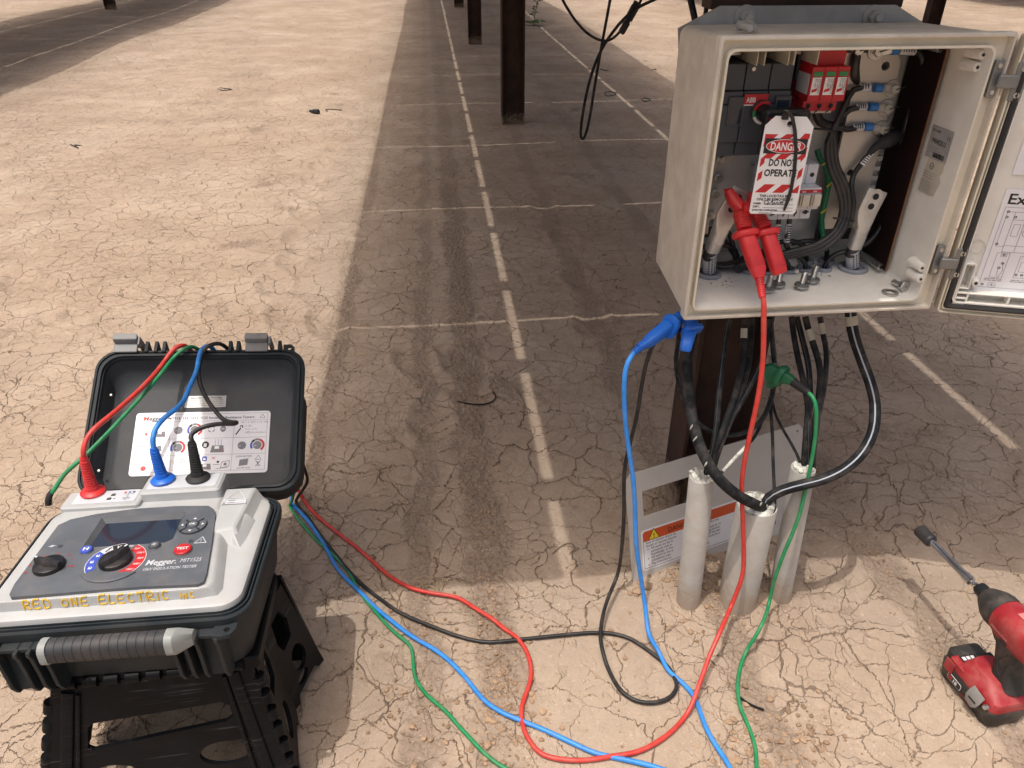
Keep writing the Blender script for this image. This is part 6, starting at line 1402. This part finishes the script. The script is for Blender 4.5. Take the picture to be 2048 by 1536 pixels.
# folding side panels in two halves, hinged in the middle
for A, B, Cc, D, nm in ((tB, tC, fC, fB, 'side_panel'), (tD, tA, fA, fD, 'side_panel')):
    mid_t, mid_b = (A + B) / 2, (Cc + D) / 2; inw = np.array((-.022 if nm and A is tB else .022, 0, 0))
    mt_, mb_ = mid_t + inw + (0, 0, -.03), mid_b + inw + (0, 0, .03)
    panel(A + (0, .006, -.02), mt_, mb_, D + (0, .006, 0), [[(.30, .62), (.25, .72), (.35, .84), (.75, .84), (.80, .70), (.70, .60)], ov_(.5, .30, .22, .13)], 'side_panel')
    panel(mt_, B + (0, -.006, -.02), Cc + (0, -.006, 0), mb_, [[(.30, .55), (.22, .66), (.28, .86), (.60, .88), (.72, .74), (.62, .58)], ov_(.55, .34, .20, .13), ov_(.45, .15, .16, .05)], 'side_panel')
# hinge knuckles along the front corners and under the seat edge
for (u, s) in ((-.004, -1), (1.004, 1)):
    for k in range(8):
        v0 = .90 - k * .118; p, q = Vector((*fat(u, v0), -.004)), Vector((*fat(u, v0 - .062), -.004)); m2 = MB()
        m2.tube([np.array(Mf @ p), np.array(Mf @ ((p + q) / 2)), np.array(Mf @ q)], .0095, M_STOOL, 10, raw=True); m2.build('hinge_knuckle', stool, smooth=40)
for k in range(9):
    p = tA + (tB - tA) * (.06 + k * .105) + np.array((0, -.006, -.008)); q = p + (tB - tA) * .068; m2 = MB(); m2.tube([p, (p + q) / 2, q], .0085, M_STOOL, 10, raw=True); m2.build('hinge_knuckle', stool, smooth=40)

# ---------------------------------------------------------------- cordless impact driver
DC = np.array((.900, .752)); fwd = np.array((-.090, 1.0)); fwd /= np.linalg.norm(fwd)
MD = Matrix(((fwd[1], fwd[0], 0, DC[0]), (-fwd[0], fwd[1], 0, DC[1]), (0, 0, 1, gz(*DC) + .001), (0, 0, 0, 1)))     # local x right, y forward, z up
drl = thing('impact_driver', 'worn red and black cordless impact driver standing on its battery', 'power tool', (DC[0], DC[1], gz(*DC)))
def sec(y, w, h, zc_, r): return [(a, y, b) for a, b in rr(w, h, r, 5, 0, zc_)]
mb = MB()
mb.loops([[(x, y, z) for x, y in rr(w, d, r, 5)] for z, w, d, r in ((.0, .062, .112, .012), (.004, .070, .120, .014), (.022, .076, .126, .014), (.036, .078, .126, .012), (.038, .076, .124, .012))], M_DRILLK, MD)
mb.rbox(.060, .034, .008, .036, .060, M_DRILLK, MD, cy=.048, ch=.006); bat = mb.build('battery', drl, smooth=40, bevel=.001)
mb = MB(); mb.loops([[(x, y, z) for x, y in rr(w, d, r, 5, 0, cy)] for z, w, d, r, cy in ((.0385, .077, .098, .012, -.013), (.046, .077, .098, .012, -.013), (.056, .072, .094, .014, -.013), (.064, .060, .074, .018, -.008), (.074, .046, .056, .018, -.003))], M_DRILLR, MD); foot = mb.build('foot', drl, smooth=45, bevel=.001)
mb = MB(); mb.box(-.0405, -.0388, .030, .050, .026, .050, M_DRILLR, MD); mb.rbox(.020, .034, .004, .040, .058, M_DRILLR, MD, cx=-.028, cy=.030, ch=.004); mb.build('battery_catch', bat, smooth=40)
mb = MB(); Mb = MD @ Matrix(((0, 0, -1, -.0393), (-1, 0, 0, 0), (0, 1, 0, 0), (0, 0, 0, 1)))
mb.prism(rr(.032, .013, .003, 3, -.020, .021), 0, .0006, M_WHITE, Mb); mb.prism(rr(.0305, .0115, .0025, 3, -.020, .021), .0004, .0009, M_DRILLK, Mb)
mb.text('M', .0105, M_PRINTR, Mb, -.0335, .0172, .0011, bold=.03); mb.text('18', .0105, M_WHITE, Mb, -.0235, .0172, .0011, bold=.03); mb.text('REDLITHIUM', .0052, M_PRINTR, Mb, -.002, .0105, .0004, rot=0); mb.build('battery_badge', bat, smooth=0)
mb = MB(); mb.box(-.004, .030, .000, .036, .0622, .0632, M_PRINT, MD @ Matrix.Translation((0, -.0, 0))); mb.build('gauge_window', foot)
mb = MB()
for k in range(4): mb.box(-.026 + k * .0085, -.020 + k * .0085, .030, .037, .0606, .0612, M_PAPER, MD)
mb.box(-.028, .010, .021, .040, .0598, .0604, M_PRINT, MD); mb.build('fuel_gauge', foot, smooth=0)
mb = MB(); mb.bar([np.array(MD @ Vector(p)) for p in ((-.0425, -.030, .058), (-.0470, -.029, .048), (-.0475, -.026, .034), (-.0455, -.022, .022))], [.026, .028, .026, .016], [.0025, .0025, .0025, .0025], MD.to_3x3() @ Vector((0, 1, 0)), M_GALV, .3, 3)
mb.lathe([(.0042, 0), (.0042, .006), (.003, .007)], M_STEEL, along(np.array(MD @ Vector((-.040, -.050, .047))), MD.to_3x3() @ Vector((-1, 0, 0))), 12); mb.box(-.0490, -.0480, -.036, -.020, .036, .040, M_PRINT, MD); mb.build('belt_clip', drl, smooth=40)
# handle, trigger, body
XO = .012
mb = MB(); mb.loops([[(x + XO, y + cy, z) for x, y in rr(w, d, r, 6)] for z, w, d, r, cy in ((.066, .047, .058, .020, -.024), (.076, .040, .050, .018, -.022), (.098, .037, .046, .017, -.014), (.125, .038, .048, .017, -.006), (.140, .042, .056, .016, -.003), (.150, .046, .066, .014, -.004))], M_DRILLK, MD); hd = mb.build('grip', drl, smooth=50)
mb = MB(); mb.tube([np.array(MD @ Vector((p[0] + XO, p[1] - .014, p[2]))) for p in ((-.0196, -.004, .130), (-.0193, .0, .118), (-.0195, .006, .112), (-.0200, -.001, .088), (-.0200, -.010, .084), (-.0192, -.008, .106), (-.0196, -.012, .120))], .0007, M_HANDGRIP, 5); mb.build('grip_line', hd)
mb = MB(); mb.loops([[(x + XO, y + cy, z) for x, y in rr(w, d, r, 4)] for z, w, d, r, cy in ((.120, .016, .014, .005, .018), (.130, .018, .022, .006, .024), (.146, .018, .020, .006, .027))], M_BLACK, MD); mb.build('trigger', drl, smooth=50)
zA = .170
MB_ = MD @ Matrix.Translation((XO, -.004, 0))
mb = MB(); mb.loops([sec(-.070, .050, .050, zA, .022), sec(-.063, .058, .058, zA, .024), sec(-.030, .060, .064, zA - .001, .024), sec(.014, .060, .064, zA - .001, .024), sec(.032, .058, .060, zA, .025), sec(.040, .055, .056, zA, .026)], M_DRILLR, MB_); bd = mb.build('body', drl, smooth=50, bevel=.0012)
for k in range(3):
    mb = MB(); mb.box(-.020 + k * .005, .016, -.040 + k * .018, -.028 + k * .018, zA + .0312, zA + .0318, M_FADED, MB_); mb.build('worn_label', bd, smooth=0)
mb = MB(); Mside = MB_ @ Matrix(((0, 0, -1, -.0303), (-1, 0, 0, 0), (0, 1, 0, 0), (0, 0, 0, 1))); mb.text('Milwaukee', .0085, M_FADED, Mside, -.026, zA - .010, .0004, bold=.01, shear=.2); mb.build('side_script', bd, smooth=0)
mb = MB(); mb.box(-.0312, -.0300, -.012, .002, .150, .155, M_PRINT, MB_); mb.build('vent_slot', bd, smooth=0)
mb = MB(); mb.loops([sec(.034, .061, .062, zA, .028), sec(.044, .062, .063, zA, .029), sec(.058, .056, .056, zA, .027), sec(.070, .042, .042, zA, .020), sec(.076, .034, .034, zA, .016), sec(.078, .030, .030, zA, .0145)], M_DRILLK, MB_); nose = mb.build('nose_boot', drl, smooth=50)
mb = MB(); mb.lathe([(.0125, .076), (.0125, .090), (.0115, .094), (.006, .096)], M_BLACK, MB_ @ Matrix.Translation((0, 0, zA)) @ Matrix.Rotation(-math.pi / 2, 4, 'X'), 22); mb.build('chuck', nose, smooth=45)
MX = MB_ @ Matrix.Translation((0, 0, zA)) @ Matrix.Rotation(-math.pi / 2 - rad(2.0), 4, 'X')
mb = MB(); mb.lathe([(.0048, .090), (.0048, .099), (.0062, .100), (.0062, .104), (.0040, .106), (.0040, .110), (.0085, .112), (.0085, .128), (.0072, .129), (.0072, .133), (.0066, .134), (.0062, .222), (.0066, .224)], M_CHROME, MX, 20)
ex = mb.build('socket_extension', drl, smooth=45)
mb = MB(); mb.lathe([(.0085, .216), (.0122, .219), (.0128, .223), (.0128, .250), (.0120, .2525), (.0085, .2525), (.0078, .243), (.0070, .242)], M_IMPACT, MX, 24); mb.build('impact_socket', drl, smooth=45)
mb = MB()
for P in (((-.004, .100, zA), (-.012, .102, zA - .010), (-.012, .098, zA - .022), (-.006, .094, zA - .03)), ((.006, .100, zA + .004), (.013, .106, zA + .006), (.019, .104, zA + .004)), ((.004, .102, zA + .006), (.012, .112, zA + .004))):
    mb.tube([np.array(MB_ @ Vector(p)) for p in P], .0009, M_STRAW, 5)
tag(rebase(mb.build('grass_stalk', smooth=60), MD @ Vector((0, .100, zA))), 'dry grass stalks caught round the chuck of the red driver', 'grass stalk')

# ---------------------------------------------------------------- hanging cables in mid picture
def hq(x, y, Y): return PY(1100 + x * .19536, y * .19536, Y)
GH = 'black cables hanging from the table beside the tall post'
cable('hanging_cable', [hq(60, -160, 1.9), hq(130, 0, 1.9), hq(190, 105, 1.9), hq(260, 210, 1.9), hq(370, 330, 1.9), hq(480, 400, 1.9), hq(570, 418, 1.9), hq(640, 395, 1.9), hq(720, 320, 1.9), hq(800, 220, 1.895), hq(880, 110, 1.89), hq(950, -40, 1.89)], .0031, M_CABLEG, 'black cable sagging in a shallow curve left of the enclosure', GH)
cable('hanging_cable', [hq(640, -160, 1.86), hq(615, 0, 1.86), hq(560, 300, 1.86), hq(505, 600, 1.86), hq(455, 900, 1.86), hq(410, 1180, 1.86), hq(375, 1340, 1.855), hq(340, 1425, 1.85), hq(316, 1400, 1.845), hq(318, 1300, 1.84), hq(350, 1080, 1.84), hq(405, 830, 1.84), hq(480, 610, 1.84), hq(560, 450, 1.84), hq(650, 320, 1.84), hq(750, 200, 1.84), hq(880, 90, 1.84), hq(1060, 0, 1.84), hq(1300, -110, 1.84)], .0034, M_CABLEG, 'long black cable hanging in a narrow loop left of the enclosure', GH)
t = thing('cable_connector', 'black plug connector on the cables left of the enclosure', 'connector', hq(800, 220, 1.855))
mb = MB(); A, B = hq(900, 20, 1.868), hq(725, 345, 1.868); d = B - A; L = np.linalg.norm(d); pts = [A + d * f for f in (0, .12, .14, .55, .57, .62, .64, .96, 1.0)]
mb.bar(pts, [.017, .017, .019, .018, .012, .012, .016, .015, .009], [.014, .014, .016, .015, .011, .011, .014, .013, .008], (1, 0, 0), M_BLACK, .3, 3); mb.build('housing', t, smooth=40)
cable('hanging_cable', [hq(1405, -160, 1.35), hq(1440, 0, 1.345), hq(1465, 110, 1.34), hq(1490, 235, 1.335), hq(1520, 400, 1.33)], .0054, M_CABLEG, 'black cable dropping behind the sloping end of the bracket, nearer the loop', GH)
cable('hanging_cable', [hq(1640, -160, 1.35), hq(1612, 0, 1.345), hq(1592, 140, 1.34), hq(1570, 300, 1.335)], .0038, M_CABLEG, 'thinner black cable dropping behind the bracket close to its flat top', GH)

# ---------------------------------------------------------------- scraps on the ground
def scrap(P, r, label, m=M_BLACK, name='cable_tie_scrap', cat='scrap', up=.003, group='offcut plastic ties lying on the clay'):
    Q = [gp(x, y, up + (z if False else 0)) for x, y in P]; mb = MB(); mb.tube(Q, r, m, 6, .006)
    return tag(rebase(mb.build(name, smooth=60), Q[0]), label, cat, group)
scrap([(915, 803), (935, 806), (958, 808), (975, 806), (988, 799), (991, 789), (986, 783)], .0022, 'long curved black tie lying in the shade between post and tester')
scrap([(141, 290), (150, 294), (157, 297), (150, 291), (163, 292)], .0030, 'small black tie scrap in the sun far left of the path of footprints')
scrap([(436, 178), (446, 181), (463, 179), (440, 176)], .003, 'dark tie scrap lying in the sun below the far shadow band')
scrap([(655, 224), (652, 220), (660, 219), (683, 221)], .003, 'bent tie scrap beside the dropped connector cap')
scrap([(1209, 190), (1216, 194), (1232, 190), (1219, 185), (1210, 188)], .003, 'curled tie scrap in the shade under the hanging cable loop')
scrap([(1282, 199), (1290, 206), (1301, 202), (1286, 198)], .003, 'bent tie scrap in the shade close to the enclosure side')
scrap([(1304, 140), (1308, 137), (1313, 138)], .0035, 'tiny tie scrap at the far edge of the shade beside the enclosure')
scrap([(1200, 137), (1212, 140), (1217, 138)], .0035, 'tiny tie scrap in the shade near the foot of the weed')
scrap([(1105, 1108), (1118, 1096), (1134, 1087), (1145, 1088), (1149, 1096), (1140, 1108)], .0016, 'half buried loop of thin wire in the last patch of the light streak', M_RUST, 'wire_loop', 'wire', .002, None)
scrap([(1478, 1398), (1492, 1408), (1510, 1417), (1527, 1423)], .0022, 'short black wire offcut beside the green lead', M_BLACK, 'wire_offcut', 'wire', .004, None)
a, b = gp(620, 226, .014), gp(638, 228, .014); mb = MB(); M = along(a, b - a); L = float(np.linalg.norm(b - a)); mb.lathe([(.008, 0), (.012, L * .3), (.019, L * .55), (.019, L * .95), (.015, L)], M_BLACK, M, 14)
tag(rebase(mb.build('connector_cap'), a), 'small black connector cap dropped on the sunlit clay', 'cap')
# weed by the second post
w0 = gp(1066, 52, 0.0); t = thing('weed', 'spindly green weed growing beside the tall post', 'weed', w0)
mb = MB(); S = [w0, w0 + np.array((.02, 0, .12)), w0 + np.array((.05, .0, .28)), w0 + np.array((.03, .02, .44)), w0 + np.array((.06, 0, .60))]; mb.tube(S, .005, M_LEAF, 5, .04); mb.build('stem', t)
S = spline(S, .03); mb = MB()
def leaf(p, d, L, w):
    d = Vector(d).normalized(); s = d.cross(Vector((0, 0, 1))).normalized(); p = Vector([float(q) for q in p]); k = Vector((0, 0, -.15 * L))
    mb.add([p, p + d * L * .45 + s * w, p + d * L + k, p + d * L * .45 - s * w, p + d * L * .5 + Vector((0, 0, .02))], [(0, 1, 4), (1, 2, 4), (2, 3, 4), (3, 0, 4)], M_LEAF)
for i in range(4, len(S), 1):
    for q in range(2): a = random.uniform(0, 6.28); leaf(S[i], (math.cos(a), math.sin(a), .3), random.uniform(.05, .11), random.uniform(.012, .02))
for q in range(16): a = random.uniform(0, 6.28); leaf(w0 + np.array((random.uniform(-.05, .05), random.uniform(-.05, .05), .03)), (math.cos(a), math.sin(a), .25), random.uniform(.10, .20), .022)
mb.build('leaves', t, smooth=0)

# loose crumbs of clay, pebbles and straw (too many to count)
def crumbs():
    V = []; F = []
    ico = np.array([(0, 0, 1), (.894, 0, .447), (.276, .851, .447), (-.724, .526, .447), (-.724, -.526, .447), (.276, -.851, .447), (.724, .526, -.447), (-.276, .851, -.447), (-.894, 0, -.447), (-.276, -.851, -.447), (.724, -.526, -.447), (0, 0, -1)])
    fc = np.array([(0, 1, 2), (0, 2, 3), (0, 3, 4), (0, 4, 5), (0, 5, 1), (1, 6, 2), (2, 7, 3), (3, 8, 4), (4, 9, 5), (5, 10, 1), (6, 7, 2), (7, 8, 3), (8, 9, 4), (9, 10, 5), (10, 6, 1), (11, 7, 6), (11, 8, 7), (11, 9, 8), (11, 10, 9), (11, 6, 10)])
    spots = []
    def put(n, fx, fy, s0, s1):
        for _ in range(n): spots.append((fx(), fy(), s0 * (s1 / s0) ** (RNG.random() ** 2.2)))
    U = RNG.uniform; N = RNG.normal
    put(2600, lambda: N(.062, .024), lambda: .8 + 3.2 * RNG.random() ** 1.5, .0010, .0042)
    put(350, lambda: N(-.068, .018), lambda: U(.9, 3), .0010, .0035)
    put(700, lambda: N(.90, .03), lambda: U(.55, 2.0), .0010, .0042)
    put(500, lambda: N(.52, .10), lambda: N(1.04, .07), .0012, .0060)
    put(90, lambda: N(.50, .07), lambda: N(1.065, .025), .0025, .013)
    put(260, lambda: N(.06, .07), lambda: N(.74, .06), .0016, .0080)
    put(330, lambda: N(.50, .07), lambda: N(.70, .05), .0014, .0070)
    put(200, lambda: N(.02, .14), lambda: N(.98, .05), .0014, .0065)
    put(1500, lambda: U(-1.6, 1.4), lambda: .45 + 3.5 * RNG.random() ** 1.6, .0008, .0034)
    put(120, lambda: N(-.08, .05), lambda: N(.83, .04), .0014, .0055)
    for k, (x, y, s) in enumerate(spots):
        q = ico * (1 + RNG.uniform(-.28, .28, (12, 1))) * s * np.array([1, RNG.uniform(.65, 1.2), RNG.uniform(.45, .85)]); a = RNG.random() * 6.28; c, n_ = math.cos(a), math.sin(a)
        V.append(np.stack([q[:, 0] * c - q[:, 1] * n_ + x, q[:, 0] * n_ + q[:, 1] * c + y, q[:, 2] + gz(x, y) + s * .25], -1)); F.append(fc + 12 * k)
    V = np.concatenate(V); F = np.concatenate(F)
    me = bpy.data.meshes.new('soil_crumbs'); me.from_pydata(V.tolist(), [], F.tolist()); me.materials.append(M_CLOD); me.update()
    o = bpy.data.objects.new('soil_crumbs', me); COL.objects.link(o); o['kind'] = 'stuff'; o['label'] = 'loose crumbs of clay and grit scattered on the cracked ground'
M_CLOD = mat('crumbled_clay', (.34, .235, .155), .95, var=.30, scale=18, spec=.1)
crumbs()
mb = MB()
for k in range(190):
    x, y = random.uniform(-1.5, 1.35), .5 + 3.0 * random.random() ** 1.5
    if random.random() < .25: x, y = random.gauss(-.30, .06), random.gauss(2.2, .12)
    if k < 16: x, y = random.gauss(-.05, .03), random.gauss(1.11, .02)
    a = random.uniform(0, 6.28); L = random.uniform(.010, .042); z = gz(x, y) + .002
    mb.tube([(x, y, z), (x + L * .5 * math.cos(a), y + L * .5 * math.sin(a), z + random.uniform(.001, .006)), (x + L * math.cos(a + .4), y + L * math.sin(a + .4), z + random.uniform(0, .004))], .0005, M_STRAW, 4, .02)
o = mb.build('straw_litter', smooth=0); o['kind'] = 'stuff'; o['label'] = 'thin bits of dry straw strewn over the clay'
